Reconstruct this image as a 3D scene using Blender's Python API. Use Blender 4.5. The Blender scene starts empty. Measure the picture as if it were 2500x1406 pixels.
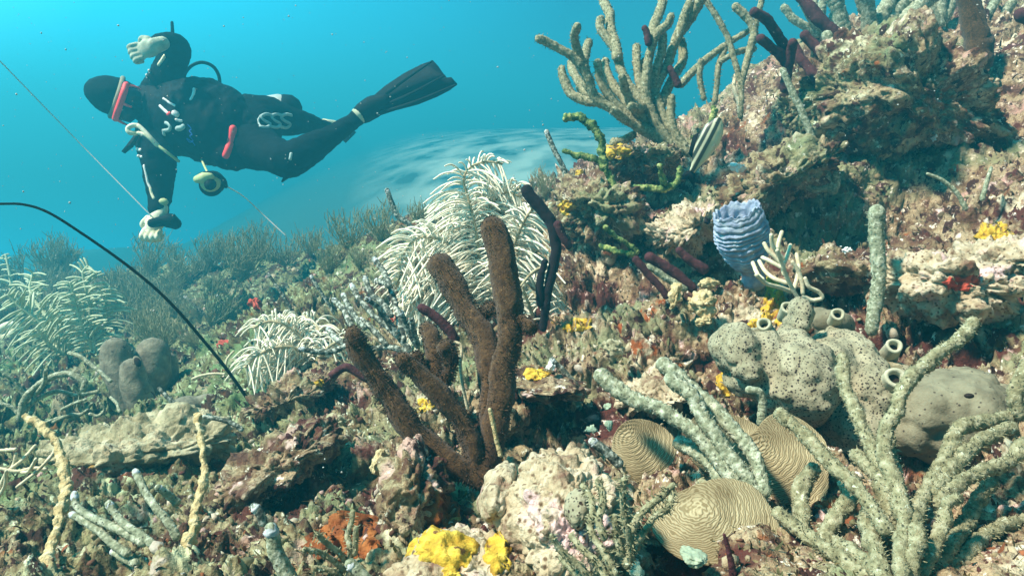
import bpy, math, random
import numpy as np
from mathutils import Vector
from mathutils.bvhtree import BVHTree

random.seed(7); RNG = np.random.default_rng(7)
S = bpy.context.scene; COL = S.collection

# ------------------------------------------------------------------ camera
PITCH = math.radians(12.0); LENS = 26.0; F = 2500*LENS/36.0
cam_d = bpy.data.cameras.new('camera'); cam = bpy.data.objects.new('camera', cam_d); COL.objects.link(cam)
cam_d.lens = LENS; cam_d.sensor_width = 36; cam_d.clip_start = 0.02; cam_d.clip_end = 500
cam.location = (0, 0, 0); cam.rotation_euler = (math.radians(90)-PITCH, 0, 0); S.camera = cam
FWD = np.array([0, math.cos(PITCH), -math.sin(PITCH)]); UP = np.array([0, math.sin(PITCH), math.cos(PITCH)]); RT = np.array([1.0, 0, 0])

# ------------------------------------------------------------------ world, sun, exposure
SUN = np.array([-0.57, -0.14, 0.80]); SUN /= np.linalg.norm(SUN)
w = bpy.data.worlds.new('World'); S.world = w; w.use_nodes = True
nt = w.node_tree; nt.nodes.clear()
def N(tree, t, **k):
    n = tree.nodes.new(t)
    for a, v in k.items(): setattr(n, a, v)
    return n
sky = N(nt, 'ShaderNodeTexSky', sky_type='NISHITA', sun_disc=False, sun_elevation=math.asin(SUN[2]), sun_rotation=math.atan2(SUN[0], SUN[1]))
tc = N(nt, 'ShaderNodeTexCoord'); dot = N(nt, 'ShaderNodeVectorMath', operation='DOT_PRODUCT')
B = np.array([-0.78, 0.42, 0.46]); B /= np.linalg.norm(B); dot.inputs[1].default_value = B
nt.links.new(tc.outputs['Generated'], dot.inputs[0])
mr = N(nt, 'ShaderNodeMapRange'); mr.inputs['From Min'].default_value = -0.3; mr.inputs['From Max'].default_value = 1.0
nt.links.new(dot.outputs['Value'], mr.inputs['Value'])
rp = N(nt, 'ShaderNodeValToRGB'); nt.links.new(mr.outputs['Result'], rp.inputs['Fac'])
def ramp(node, stops):
    e = node.color_ramp.elements
    while len(e) > 1: e.remove(e[-1])
    e[0].position = stops[0][0]; e[0].color = (*stops[0][1], 1)
    for p, c in stops[1:]:
        x = e.new(p); x.color = (*c, 1)
ramp(rp, [(0, (.006, .04, .055)), (.17, (.015, .11, .14)), (.25, (.05, .34, .38)), (.56, (.014, .21, .44)), (.72, (.02, .68, 1.15)), (.84, (.03, 1.3, 2.0)), (1, (.5, 3.2, 3.6))])
tint = N(nt, 'ShaderNodeMix', data_type='RGBA', blend_type='MULTIPLY'); tint.inputs['Factor'].default_value = 1
nt.links.new(sky.outputs['Color'], tint.inputs[6]); tint.inputs[7].default_value = (.006, .012, .010, 1)     # skylight filtered by the water above
add = N(nt, 'ShaderNodeMix', data_type='RGBA', blend_type='ADD'); add.inputs['Factor'].default_value = 1
nt.links.new(tint.outputs[2], add.inputs[6]); nt.links.new(rp.outputs['Color'], add.inputs[7])
bg = N(nt, 'ShaderNodeBackground'); bg.inputs['Strength'].default_value = 0.44
nt.links.new(add.outputs[2], bg.inputs['Color'])
wo = N(nt, 'ShaderNodeOutputWorld'); nt.links.new(bg.outputs['Background'], wo.inputs['Surface'])

sl = bpy.data.lights.new('sun', 'SUN'); sl.energy = 5.0; sl.angle = math.radians(6); sl.color = (1, .89, .72)
so = bpy.data.objects.new('sun', sl); COL.objects.link(so); so.rotation_euler = Vector(SUN).to_track_quat('Z', 'Y').to_euler()
S.view_settings.view_transform = 'Standard'; S.view_settings.look = 'None'; S.view_settings.gamma = 1; S.view_settings.exposure = 1.22
S.render.engine = 'CYCLES'; S.cycles.max_bounces = 5; S.cycles.diffuse_bounces = 2; S.cycles.volume_bounces = 0

# ------------------------------------------------------------------ numpy noise
def _h(ix, iy, iz, seed):
    h = (ix*374761393 + iy*668265263 + iz*2147483647 + seed*1274126177) & 0xFFFFFFFF
    h = ((h ^ (h >> 13))*1274126177) & 0xFFFFFFFF
    h = ((h ^ (h >> 16))*2246822519) & 0xFFFFFFFF
    return ((h ^ (h >> 15)) & 0xFFFF)/32767.5 - 1
def vnoise(p, seed=0):
    i = np.floor(p).astype(np.int64); f = p-i; f = f*f*f*(f*(f*6-15)+10)
    r = 0
    for dx in (0, 1):
        for dy in (0, 1):
            for dz in (0, 1):
                wgt = (f[:, 0] if dx else 1-f[:, 0])*(f[:, 1] if dy else 1-f[:, 1])*(f[:, 2] if dz else 1-f[:, 2])
                r = r + wgt*_h(i[:, 0]+dx, i[:, 1]+dy, i[:, 2]+dz, seed)
    return r
def fbm(p, o=4, seed=0, gain=.5):
    r = 0; a = 1
    for k in range(o):
        r = r + a*vnoise(p*(2.03**k)+k*17.3, seed+k); a *= gain
    return r
def billow(p, o=3, seed=0):
    r = 0; a = 1
    for k in range(o):
        r = r + a*(np.abs(vnoise(p*(2.1**k)+k*9.1, seed+k))*2-.6); a *= .5
    return r
def worley(p, seed=0):
    i = np.floor(p).astype(np.int64); best = np.full(len(p), 9.0)
    for dx in (-1, 0, 1):
        for dy in (-1, 0, 1):
            for dz in (-1, 0, 1):
                c = i+np.array([dx, dy, dz]); q = np.stack([_h(c[:, 0], c[:, 1], c[:, 2], seed+s)*.5+.5 for s in (1, 2, 3)], 1)+c
                best = np.minimum(best, ((p-q)**2).sum(1))
    return np.sqrt(best)

# ------------------------------------------------------------------ helpers: points, meshes, things
def P(x, y, d):
    """the point at view depth d (metres) along the line of sight of a photo pixel"""
    return d*(FWD + ((x-1250)/F)*RT + ((703-y)/F)*UP)
def catmull(pts, n):
    pts = np.asarray(pts, float); m = len(pts)
    if m == 2: return pts[0]+(pts[1]-pts[0])*np.linspace(0, 1, n)[:, None]
    e = np.vstack([2*pts[0]-pts[1], pts, 2*pts[-1]-pts[-2]])
    seg = np.linalg.norm(np.diff(pts, axis=0), axis=1); cum = np.concatenate([[0], np.cumsum(seg)]); t = np.linspace(0, cum[-1], n)
    k = np.clip(np.searchsorted(cum, t, 'right')-1, 0, m-2); u = ((t-cum[k])/np.maximum(seg[k], 1e-9))[:, None]
    a, b, c, d = e[k], e[k+1], e[k+2], e[k+3]
    return .5*((2*b)+(-a+c)*u+(2*a-5*b+4*c-d)*u**2+(-a+3*b-3*c+d)*u**3)
class MB:
    def __init__(s): s.v = []; s.f = []; s.n = 0; s.c = []
    def add(s, v, f, col=None):
        v = np.asarray(v, float); s.v.append(v)
        for a in f:
            a = np.asarray(a)
            if len(a): s.f.append(a+s.n)
        if col is not None: s.c.append(np.tile(np.append(col, 1.0), (len(v), 1)))
        s.n += len(v)
    def tube(s, pts, rad, seg=12, step=.35, jit=0.0, cap0=True, cap1=True, nmin=4, flat=1.0, lump=0.0):
        pts = np.asarray(pts, float); rad = np.atleast_1d(np.asarray(rad, float))
        L = np.linalg.norm(np.diff(pts, axis=0), axis=1).sum(); rm = rad.mean()
        n = int(max(nmin, min(400, L/(rm*step))))
        C = catmull(pts, n); R = np.interp(np.linspace(0, 1, n), np.linspace(0, 1, len(rad)), rad)
        T = np.gradient(C, axis=0); T /= np.linalg.norm(T, axis=1)[:, None]+1e-12
        if cap0:
            q = np.array([1.0, .86, .5]); pre = C[0]-T[0]*R[0]*q[:, None]; C = np.vstack([pre, C]); R = np.concatenate([R[0]*np.array([.05, .5, .87]), R]); T = np.vstack([np.tile(T[0], (3, 1)), T])
        if cap1:
            q = np.array([.5, .86, 1.0]); post = C[-1]+T[-1]*R[-1]*q[:, None]; C = np.vstack([C, post]); R = np.concatenate([R, R[-1]*np.array([.87, .5, .05])]); T = np.vstack([T, np.tile(T[-1], (3, 1))])
        n = len(C); u = np.cross(T[0], [.31, .77, .55]); u /= np.linalg.norm(u); Us = [u]
        for k in range(1, n):
            u = u-T[k]*np.dot(u, T[k]); u = u/(np.linalg.norm(u)+1e-12); Us.append(u)
        U = np.array(Us); V = np.cross(T, U); a = np.linspace(0, 2*math.pi, seg, endpoint=False)
        dirs = U[:, None]*np.cos(a)[None, :, None]+V[:, None]*np.sin(a)[None, :, None]*flat
        rr = R[:, None]*np.ones(seg)[None]
        if lump: rr = rr*(1+lump*fbm((C[:, None]+dirs*R[:, None, None]).reshape(-1, 3)/rm*.55, 2, 5).reshape(n, seg))
        if jit: rr = rr*(1+jit*RNG.uniform(-1, 1, (n, seg)))
        v = C[:, None]+dirs*rr[:, :, None]
        i = np.arange(n-1)[:, None]*seg; j = np.arange(seg)[None]; j2 = (j+1) % seg
        f = np.stack([i+j, i+j2, i+seg+j2, i+seg+j], -1).reshape(-1, 4)
        s.add(v.reshape(-1, 3), [f, np.arange(seg)[::-1][None], (np.arange(seg)+(n-1)*seg)[None]])
        return C, R, dirs
    def spikes(s, C, R, dirs, n, ln, wd, sink=.9):
        k = RNG.integers(0, len(C), n); j = RNG.integers(0, dirs.shape[1], n); d = dirs[k, j]+RNG.normal(0, .25, (n, 3))
        b = C[k]+dirs[k, j]*R[k][:, None]*sink; t = np.cross(d, RNG.normal(size=(n, 3))); t /= np.linalg.norm(t, axis=1)[:, None]+1e-9
        l = ln*RNG.uniform(.5, 1.2, n)[:, None]
        v = np.stack([b-t*wd, b+t*wd, b+d*l+t*wd*.5, b+d*l-t*wd*.5], 1).reshape(-1, 3)
        s.add(v, [np.arange(4*n).reshape(-1, 4)])
    def ell(s, c, ax, nu=16, nv=12, jit=0):
        """ellipsoid: centre, 3x3 rows = semi axis vectors"""
        th = np.linspace(0, math.pi, nv); ph = np.linspace(0, 2*math.pi, nu, endpoint=False)
        q = np.stack([np.outer(np.sin(th), np.cos(ph)), np.outer(np.sin(th), np.sin(ph)), np.outer(np.cos(th), np.ones(nu))], -1).reshape(-1, 3)
        if jit: q = q*(1+jit*RNG.uniform(-1, 1, (len(q), 1)))
        i = np.arange(nv-1)[:, None]*nu; j = np.arange(nu)[None]; j2 = (j+1) % nu
        s.add(np.asarray(c)+q@np.asarray(ax, float), [np.stack([i+j, i+nu+j, i+nu+j2, i+j2], -1).reshape(-1, 4)])
    def slab(s, front, off):
        """closed plate: outline points plus an offset vector (thickness)"""
        front = np.asarray(front, float); n = len(front); k = np.arange(n); k2 = (k+1) % n
        s.add(np.vstack([front, front+off]), [k[None], (k[::-1]+n)[None], np.stack([k, k+n, k2+n, k2], 1)])
    def box(s, c, ax):
        a = np.asarray(ax, float); c = np.asarray(c, float)
        f4 = [c+sx*a[0]+sy*a[1]+a[2] for sx, sy in ((-1, -1), (1, -1), (1, 1), (-1, 1))]; s.slab(f4, -2*a[2])
    def mesh(s, name, base=None):
        v = np.vstack(s.v)
        if base is not None: v = v-np.asarray(base)
        me = bpy.data.meshes.new(name); me.vertices.add(len(v)); me.vertices.foreach_set('co', v.astype(np.float32).ravel())
        loops = np.concatenate([a.ravel() for a in s.f]); tot = np.concatenate([np.full(len(a), a.shape[1]) for a in s.f])
        me.loops.add(len(loops)); me.loops.foreach_set('vertex_index', loops.astype(np.int32))
        me.polygons.add(len(tot)); st = np.concatenate([[0], np.cumsum(tot)[:-1]])
        me.polygons.foreach_set('loop_start', st.astype(np.int32)); me.polygons.foreach_set('loop_total', tot.astype(np.int32))
        me.polygons.foreach_set('use_smooth', np.ones(len(tot), bool))
        if s.c:
            at = me.color_attributes.new('tone', 'FLOAT_COLOR', 'POINT'); at.data.foreach_set('color', np.vstack(s.c).astype(np.float32).ravel())
        me.update(calc_edges=True); me.validate()
        return me
def tag(o, label=None, cat=None, group=None, kind=None):
    for k, v in (('label', label), ('category', cat), ('group', group), ('kind', kind)):
        if v: o[k] = v
    return o
def thing(name, label, cat, loc, group=None):
    o = bpy.data.objects.new(name, None); COL.objects.link(o); o.location = loc; o.empty_display_size = .02
    return tag(o, label, cat, group)
def root_of(p):
    r = np.zeros(3)
    while p is not None: r = r+np.array(p.location); p = p.parent
    return r
def roughen(me, amp, sc, stretch=(1, 1, 1)):
    n = len(me.vertices); co = np.empty(n*3, np.float32); me.vertices.foreach_get('co', co); no = np.empty(n*3, np.float32); me.vertices.foreach_get('normal', no)
    co = co.reshape(-1, 3).astype(float); no = no.reshape(-1, 3); q = co*np.array(stretch)*sc
    co = co+no*(amp*(.7*fbm(q, 3, 31)+.5*billow(q*1.7, 2, 37)))[:, None]; me.vertices.foreach_set('co', co.astype(np.float32).ravel()); me.update()
def part(name, mb, m, parent, label=None, vox=None, smooth=0, rough=None):
    """one mesh under its thing; mesh coordinates are relative to the thing's base"""
    me = mb.mesh(name, root_of(parent) if parent else None)
    if vox: me = remesh(me, vox, smooth)
    if rough: roughen(me, *rough)
    me.materials.clear(); me.materials.append(m); o = bpy.data.objects.new(name, me); COL.objects.link(o); o.parent = parent
    if label: o['label'] = label
    return o
def remesh(me, vox, smooth):
    t = bpy.data.objects.new('temporary', me); COL.objects.link(t)
    r = t.modifiers.new('r', 'REMESH'); r.mode = 'VOXEL'; r.voxel_size = vox; r.use_smooth_shade = True
    if smooth:
        q = t.modifiers.new('s', 'SMOOTH'); q.factor = .5; q.iterations = smooth
    dg = bpy.context.evaluated_depsgraph_get(); out = bpy.data.meshes.new_from_object(t.evaluated_get(dg)); out.name = me.name
    bpy.data.objects.remove(t); return out
def solo(name, mb, m, label, cat, base, group=None, **k):
    me = mb.mesh(name, base)
    if k.get('vox'): me = remesh(me, k['vox'], k.get('smooth', 0))
    me.materials.clear(); me.materials.append(m); o = bpy.data.objects.new(name, me); COL.objects.link(o); o.location = base
    return tag(o, label, cat, group)
def grid_mesh(name, v, nu, nv):
    i = np.arange(nv-1)[:, None]*nu; j = np.arange(nu-1)[None]; mb = MB(); mb.add(v, [np.stack([i+j, i+j+1, i+nu+j+1, i+nu+j], -1).reshape(-1, 4)]); return mb

# ------------------------------------------------------------------ materials
def material(name, stops, scale=20, detail=6, rough=.85, bump=.3, bscale=None, bdist=.004, specks=(), spec=.25, metal=0, sheen=0, coat=0, attr=None, rough_noise=.6):
    m = bpy.data.materials.new(name); m.use_nodes = True; t = m.node_tree; b = t.nodes['Principled BSDF']; L = t.links.new
    c = N(t, 'ShaderNodeTexCoord').outputs['Object']
    n = N(t, 'ShaderNodeTexNoise'); n.inputs['Scale'].default_value = scale; n.inputs['Detail'].default_value = detail; n.inputs['Roughness'].default_value = rough_noise; L(c, n.inputs['Vector'])
    r = N(t, 'ShaderNodeValToRGB'); ramp(r, stops); L(n.outputs['Fac'], r.inputs['Fac']); col = r.outputs['Color']
    if attr:
        a = N(t, 'ShaderNodeAttribute', attribute_name=attr); mx = N(t, 'ShaderNodeMix', data_type='RGBA', blend_type='MULTIPLY'); mx.inputs['Factor'].default_value = 1
        L(a.outputs['Color'], mx.inputs[6]); L(col, mx.inputs[7]); col = mx.outputs[2]
    for kind, sc, thr, sc_col, soft in specks:
        if kind == 'v':
            v = N(t, 'ShaderNodeTexVoronoi'); v.inputs['Scale'].default_value = sc; L(c, v.inputs['Vector']); f = v.outputs['Distance']; lo, hi = thr+soft, thr
        else:
            v = N(t, 'ShaderNodeTexNoise'); v.inputs['Scale'].default_value = sc; v.inputs['Detail'].default_value = 4; v.inputs['Roughness'].default_value = .65
            of = N(t, 'ShaderNodeVectorMath', operation='ADD'); of.inputs[1].default_value = (sc*.37 % 7, sc*1.3 % 5, thr*20); L(c, of.inputs[0]); L(of.outputs[0], v.inputs['Vector']); f = v.outputs['Fac']; lo, hi = thr, thr+soft
        q = N(t, 'ShaderNodeMapRange'); q.inputs['From Min'].default_value = lo; q.inputs['From Max'].default_value = hi; L(f, q.inputs['Value'])
        mx = N(t, 'ShaderNodeMix', data_type='RGBA'); L(q.outputs['Result'], mx.inputs['Factor']); L(col, mx.inputs[6]); mx.inputs[7].default_value = (*sc_col, 1); col = mx.outputs[2]
    L(col, b.inputs['Base Color']); b.inputs['Roughness'].default_value = rough; b.inputs['Specular IOR Level'].default_value = spec; b.inputs['Metallic'].default_value = metal
    b.inputs['Coat Weight'].default_value = coat; b.inputs['Sheen Weight'].default_value = sheen
    if bump:
        k = N(t, 'ShaderNodeTexNoise'); k.inputs['Scale'].default_value = bscale or scale*3; k.inputs['Detail'].default_value = 5; k.inputs['Roughness'].default_value = .65; L(c, k.inputs['Vector'])
        p = N(t, 'ShaderNodeBump'); p.inputs['Strength'].default_value = bump; p.inputs['Distance'].default_value = bdist; L(k.outputs['Fac'], p.inputs['Height']); L(p.outputs['Normal'], b.inputs['Normal'])
    return m
M = {}
REEF = [(.34, (.040, .013, .011)), (.42, (.12, .055, .036)), (.485, (.21, .14, .078)), (.54, (.42, .33, .205)), (.59, (.15, .075, .05)), (.64, (.60, .51, .38)), (.70, (.33, .26, .16))]
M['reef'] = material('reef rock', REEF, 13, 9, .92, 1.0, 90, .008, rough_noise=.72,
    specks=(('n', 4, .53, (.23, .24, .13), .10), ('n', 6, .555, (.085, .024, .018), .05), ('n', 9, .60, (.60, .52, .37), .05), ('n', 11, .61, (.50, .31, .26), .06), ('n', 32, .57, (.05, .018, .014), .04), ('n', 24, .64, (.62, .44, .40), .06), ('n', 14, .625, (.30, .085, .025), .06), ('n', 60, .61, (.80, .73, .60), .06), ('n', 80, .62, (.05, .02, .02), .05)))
_t = M['reef'].node_tree; _b = _t.nodes['Principled BSDF']; _src = _b.inputs['Base Color'].links[0].from_socket     # green cast of the water light, put into the left flank's rock colour
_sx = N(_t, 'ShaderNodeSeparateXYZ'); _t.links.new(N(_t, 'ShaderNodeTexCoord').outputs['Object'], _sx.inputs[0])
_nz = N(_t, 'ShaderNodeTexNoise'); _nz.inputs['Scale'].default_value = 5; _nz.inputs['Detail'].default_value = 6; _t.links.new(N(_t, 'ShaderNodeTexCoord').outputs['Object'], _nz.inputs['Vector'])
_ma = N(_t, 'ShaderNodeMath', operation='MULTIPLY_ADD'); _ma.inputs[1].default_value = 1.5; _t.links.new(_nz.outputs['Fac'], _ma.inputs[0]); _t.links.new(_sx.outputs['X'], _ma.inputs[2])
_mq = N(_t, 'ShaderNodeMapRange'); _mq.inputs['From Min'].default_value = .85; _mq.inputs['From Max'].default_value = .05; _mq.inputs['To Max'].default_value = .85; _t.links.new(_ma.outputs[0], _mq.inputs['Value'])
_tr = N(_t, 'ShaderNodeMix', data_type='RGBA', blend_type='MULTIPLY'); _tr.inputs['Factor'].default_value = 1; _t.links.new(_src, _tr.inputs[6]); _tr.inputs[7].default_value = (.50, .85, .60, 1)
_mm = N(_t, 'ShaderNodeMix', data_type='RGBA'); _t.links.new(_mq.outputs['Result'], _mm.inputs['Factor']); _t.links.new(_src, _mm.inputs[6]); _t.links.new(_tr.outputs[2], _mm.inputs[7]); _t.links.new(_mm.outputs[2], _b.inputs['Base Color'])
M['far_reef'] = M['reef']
M['slab'] = material('pale star coral', [(.35, (.20, .18, .10)), (.5, (.42, .38, .24)), (.65, (.58, .53, .37))], 30, 7, .9, 1.0, 110, .008, specks=(('n', 9, .6, (.30, .17, .10), .08), ('n', 90, .62, (.10, .07, .05), .05)))
M['dome'] = material('encrusted dome coral', [(.33, (.16, .075, .05)), (.46, (.42, .33, .21)), (.58, (.58, .49, .35)), (.7, (.56, .34, .30))], 26, 8, .9, 1.0, 160, .005, specks=(('n', 12, .62, (.68, .48, .46), .05), ('v', 150, .16, (.15, .09, .05), .2)))
M['rubble'] = material('rubble and turf', [(.3, (.45, .4, .36)), (.7, (1.0, 1.0, 1.0))], 60, 5, .9, .6, 220, .003, attr='tone')
M['brown_rod'] = material('brown sea rod', [(.3, (.035, .015, .006)), (.5, (.070, .034, .012)), (.7, (.12, .064, .024))], 190, 4, .95, .8, 420, .003, specks=(('v', 210, .05, (.28, .17, .07), .10), ('n', 16, .6, (.028, .012, .006), .1)), sheen=.15)
M['olive_rod'] = material('olive sea rod', [(.3, (.13, .122, .065)), (.5, (.28, .265, .155)), (.7, (.46, .44, .30))], 150, 4, .95, .9, 330, .003, specks=(('v', 170, .13, (.05, .05, .03), .10), ('n', 120, .63, (.62, .66, .5), .05)))
M['grey_rod'] = material('grey green sea rod', [(.3, (.13, .145, .09)), (.5, (.29, .315, .21)), (.68, (.58, .61, .48))], 160, 4, .95, .9, 330, .003, specks=(('v', 190, .12, (.07, .07, .05), .10),))
M['ashen_rod'] = material('dark ashen sea rod', [(.36, (.035, .040, .034)), (.5, (.12, .14, .11)), (.58, (.40, .44, .38)), (.7, (.6, .64, .58))], 130, 3, .95, .7, 300, .003)
M['pale_tip'] = material('pale branch tip', [(.3, (.36, .40, .42)), (.7, (.62, .66, .68))], 120, 3, .9, .5, 300, .002)
M['maroon_rod'] = material('maroon sponge finger', [(.3, (.035, .010, .014)), (.6, (.085, .025, .030)), (.75, (.15, .06, .055))], 110, 4, .9, .8, 300, .003)
M['black_rod'] = material('blackish sponge tube', [(.3, (.006, .004, .006)), (.7, (.018, .010, .013))], 80, 4, .9, .6, 200, .003)
M['plume'] = material('cream sea plume', [(.3, (.74, .69, .50)), (.7, (.92, .89, .76))], 90, 3, .9, .3, 300, .002)
M['plume_stem'] = material('plume stem', [(.3, (.30, .24, .14)), (.7, (.52, .46, .30))], 90, 3, .9, .3, 300, .002)
M['plume_green'] = material('pale green plume', [(.3, (.40, .48, .32)), (.7, (.62, .68, .48))], 90, 3, .9, .3, 300, .002)
M['bush'] = material('dim gorgonian', [(.3, (.16, .17, .095)), (.7, (.36, .37, .23))], 60, 3, .95, .3, 200, .002)
M['twig'] = material('ivory gorgonian', [(.3, (.48, .42, .27)), (.7, (.74, .68, .5))], 90, 3, .9, .4, 300, .002)
M['crust_rod'] = material('mustard crusted rod', [(.3, (.30, .20, .09)), (.5, (.56, .45, .23)), (.68, (.76, .67, .43))], 70, 6, .9, 1.0, 130, .006, specks=(('n', 30, .62, (.13, .06, .03), .06),))
M['pore'] = material('grey porous sponge', [(.3, (.21, .19, .12)), (.7, (.41, .375, .26))], 40, 6, .9, .7, 200, .003, specks=(('v', 190, .22, (.030, .018, .014), .09), ('v', 330, .22, (.05, .034, .024), .10), ('n', 22, .6, (.17, .15, .09), .08)))
M['smooth_sponge'] = material('dull grey sponge', [(.3, (.13, .115, .075)), (.7, (.28, .255, .17))], 30, 7, .9, .8, 150, .003, specks=(('v', 120, .12, (.05, .035, .025), .07), ('n', 14, .6, (.34, .30, .20), .08)))
M['tube_sponge'] = material('mauve grey tube sponge', [(.3, (.10, .09, .065)), (.5, (.19, .175, .125)), (.7, (.30, .28, .20))], 45, 7, .9, .8, 120, .005, specks=(('n', 60, .62, (.06, .05, .04), .06),))
M['hole'] = material('dark sponge cavity', [(.3, (.012, .008, .007)), (.7, (.03, .018, .015))], 40)
M['chimney'] = material('pale sponge chimney', [(.3, (.32, .31, .21)), (.7, (.52, .50, .37))], 40, 5, .85, .5, 160, .003)
M['vase'] = material('blue vase sponge', [(.3, (.17, .22, .34)), (.5, (.30, .36, .48)), (.7, (.46, .52, .58))], 60, 7, .85, .7, 170, .003, specks=(('n', 45, .63, (.20, .20, .24), .06),))
M['beige'] = material('beige brain coral', [(.3, (.34, .25, .12)), (.5, (.56, .46, .25)), (.68, (.70, .60, .38))], 60, 6, .9, 1.0, 120, .006, specks=(('n', 70, .60, (.24, .15, .07), .05),))
M['yellow'] = material('yellow sponge', [(.3, (.30, .16, .02)), (.5, (.58, .38, .035)), (.7, (.72, .55, .10))], 60, 5, .8, .9, 160, .005, specks=(('n', 50, .64, (.20, .10, .03), .04),))
M['rust'] = material('rust sponge', [(.3, (.10, .025, .008)), (.5, (.24, .07, .016)), (.7, (.40, .15, .04))], 45, 6, .85, .9, 140, .005)
M['red'] = material('red sponge', [(.3, (.35, .05, .03)), (.7, (.62, .11, .07))], 60, 5, .85, .8, 140, .004)
M['green_rope'] = material('green rope sponge', [(.32, (.02, .05, .018)), (.48, (.10, .19, .06)), (.58, (.30, .36, .11)), (.7, (.52, .56, .26))], 75, 5, .85, 1.0, 150, .006)
M['mint'] = material('mint tunicate', [(.3, (.20, .26, .18)), (.7, (.38, .44, .32))], 60, 4, .7, .4, 160, .002)
M['white'] = material('white', [(.3, (.72, .74, .72)), (.7, (.85, .86, .84))], 30, 3, .6, .2, 100, .001)
M['whip'] = material('black whip', [(.3, (.010, .010, .010)), (.7, (.035, .026, .022))], 60, 4, .85, .5, 200, .002)
M['suit'] = material('black neoprene', [(.3, (.003, .005, .008)), (.7, (.007, .010, .014))], 25, 4, .85, .5, 60, .006, spec=.06)
M['rubber'] = material('black rubber', [(.3, (.003, .004, .007)), (.7, (.007, .009, .012))], 30, 3, .7, .3, 90, .002, spec=.08)
M['glove'] = material('pale grey green glove', [(.3, (.26, .32, .24)), (.6, (.50, .55, .42))], 30, 4, .85, .5, 90, .003)
M['glove_bright'] = material('cream glove', [(.3, (.62, .60, .34)), (.6, (.85, .84, .66))], 30, 4, .8, .5, 90, .003)
M['orange'] = material('fluorescent orange red', [(.3, (1.0, .05, .06)), (.7, (1.0, .08, .09))], 20, 2, .5, .1, 60, .001)
M['lens'] = material('dark mask glass', [(.3, (.010, .012, .022)), (.7, (.02, .02, .035))], 10, 2, .08, 0, spec=.5)
M['band'] = material('khaki mask strap', [(.3, (.16, .17, .12)), (.7, (.28, .27, .17))], 20, 2, .7, .2, 60, .001)
M['silver'] = material('painted cylinder', [(.3, (.34, .42, .40)), (.7, (.46, .53, .50))], 12, 3, .4, .1, 50, .001)
M['lime'] = material('lime yellow plastic', [(.3, (.40, .50, .22)), (.7, (.62, .68, .36))], 20, 3, .5, .2, 60, .001)
M['blue'] = material('blue print', [(.3, (.02, .09, .48)), (.7, (.04, .15, .62))], 20, 2, .6, 0)
M['teal'] = material('pale teal print', [(.3, (.30, .45, .45)), (.7, (.46, .58, .56))], 20, 3, .6, .2, 60, .001)
M['sock'] = material('pale sock', [(.3, (.42, .48, .32)), (.7, (.62, .66, .48))], 40, 3, .85, .3, 90, .002)
M['line'] = material('pale cord', [(.3, (.60, .66, .66)), (.7, (.78, .8, .8))], 40, 2, .7, 0)
M['snow'] = material('drifting flecks', [(.3, (.30, .33, .32)), (.7, (.55, .56, .53))], 40, 2, .7, 0)
M['sand'] = material('sand bottom', [(.40, (.02, .035, .035)), (.40, (.06, .14, .135)), (.60, (.34, .46, .40)), (.78, (.42, .52, .44))], .42, 3, .95, .2, 6, .02, rough_noise=.5)

def plate_material():
    m = bpy.data.materials.new('ridged plate coral'); m.use_nodes = True; t = m.node_tree; b = t.nodes['Principled BSDF']; L = t.links.new
    c0 = N(t, 'ShaderNodeTexCoord').outputs['Object']; sh = N(t, 'ShaderNodeVectorMath', operation='ADD'); sh.inputs[1].default_value = (.020, -.004, -.026); L(c0, sh.inputs[0]); c = sh.outputs[0]; wv = N(t, 'ShaderNodeTexWave', wave_type='RINGS', rings_direction='SPHERICAL')
    wv.inputs['Scale'].default_value = 190; wv.inputs['Distortion'].default_value = 11; wv.inputs['Detail'].default_value = 2.0; wv.inputs['Detail Scale'].default_value = .6; L(c, wv.inputs['Vector'])
    n = N(t, 'ShaderNodeTexNoise'); n.inputs['Scale'].default_value = 22; n.inputs['Detail'].default_value = 6; L(c, n.inputs['Vector'])
    r = N(t, 'ShaderNodeValToRGB'); ramp(r, [(.1, (.23, .18, .095)), (.5, (.33, .27, .155)), (.9, (.42, .36, .225))]); L(wv.outputs['Fac'], r.inputs['Fac'])
    r2 = N(t, 'ShaderNodeValToRGB'); ramp(r2, [(.35, (.45, .40, .34)), (.6, (1, 1, 1))]); L(n.outputs['Fac'], r2.inputs['Fac'])
    mx = N(t, 'ShaderNodeMix', data_type='RGBA', blend_type='MULTIPLY'); mx.inputs['Factor'].default_value = .8; L(r.outputs['Color'], mx.inputs[6]); L(r2.outputs['Color'], mx.inputs[7]); L(mx.outputs[2], b.inputs['Base Color'])
    p = N(t, 'ShaderNodeBump'); p.inputs['Strength'].default_value = .4; p.inputs['Distance'].default_value = .0012; L(wv.outputs['Fac'], p.inputs['Height']); L(p.outputs['Normal'], b.inputs['Normal'])
    b.inputs['Roughness'].default_value = .85; b.inputs['Specular IOR Level'].default_value = .2
    return m
M['plate'] = plate_material()

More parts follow.
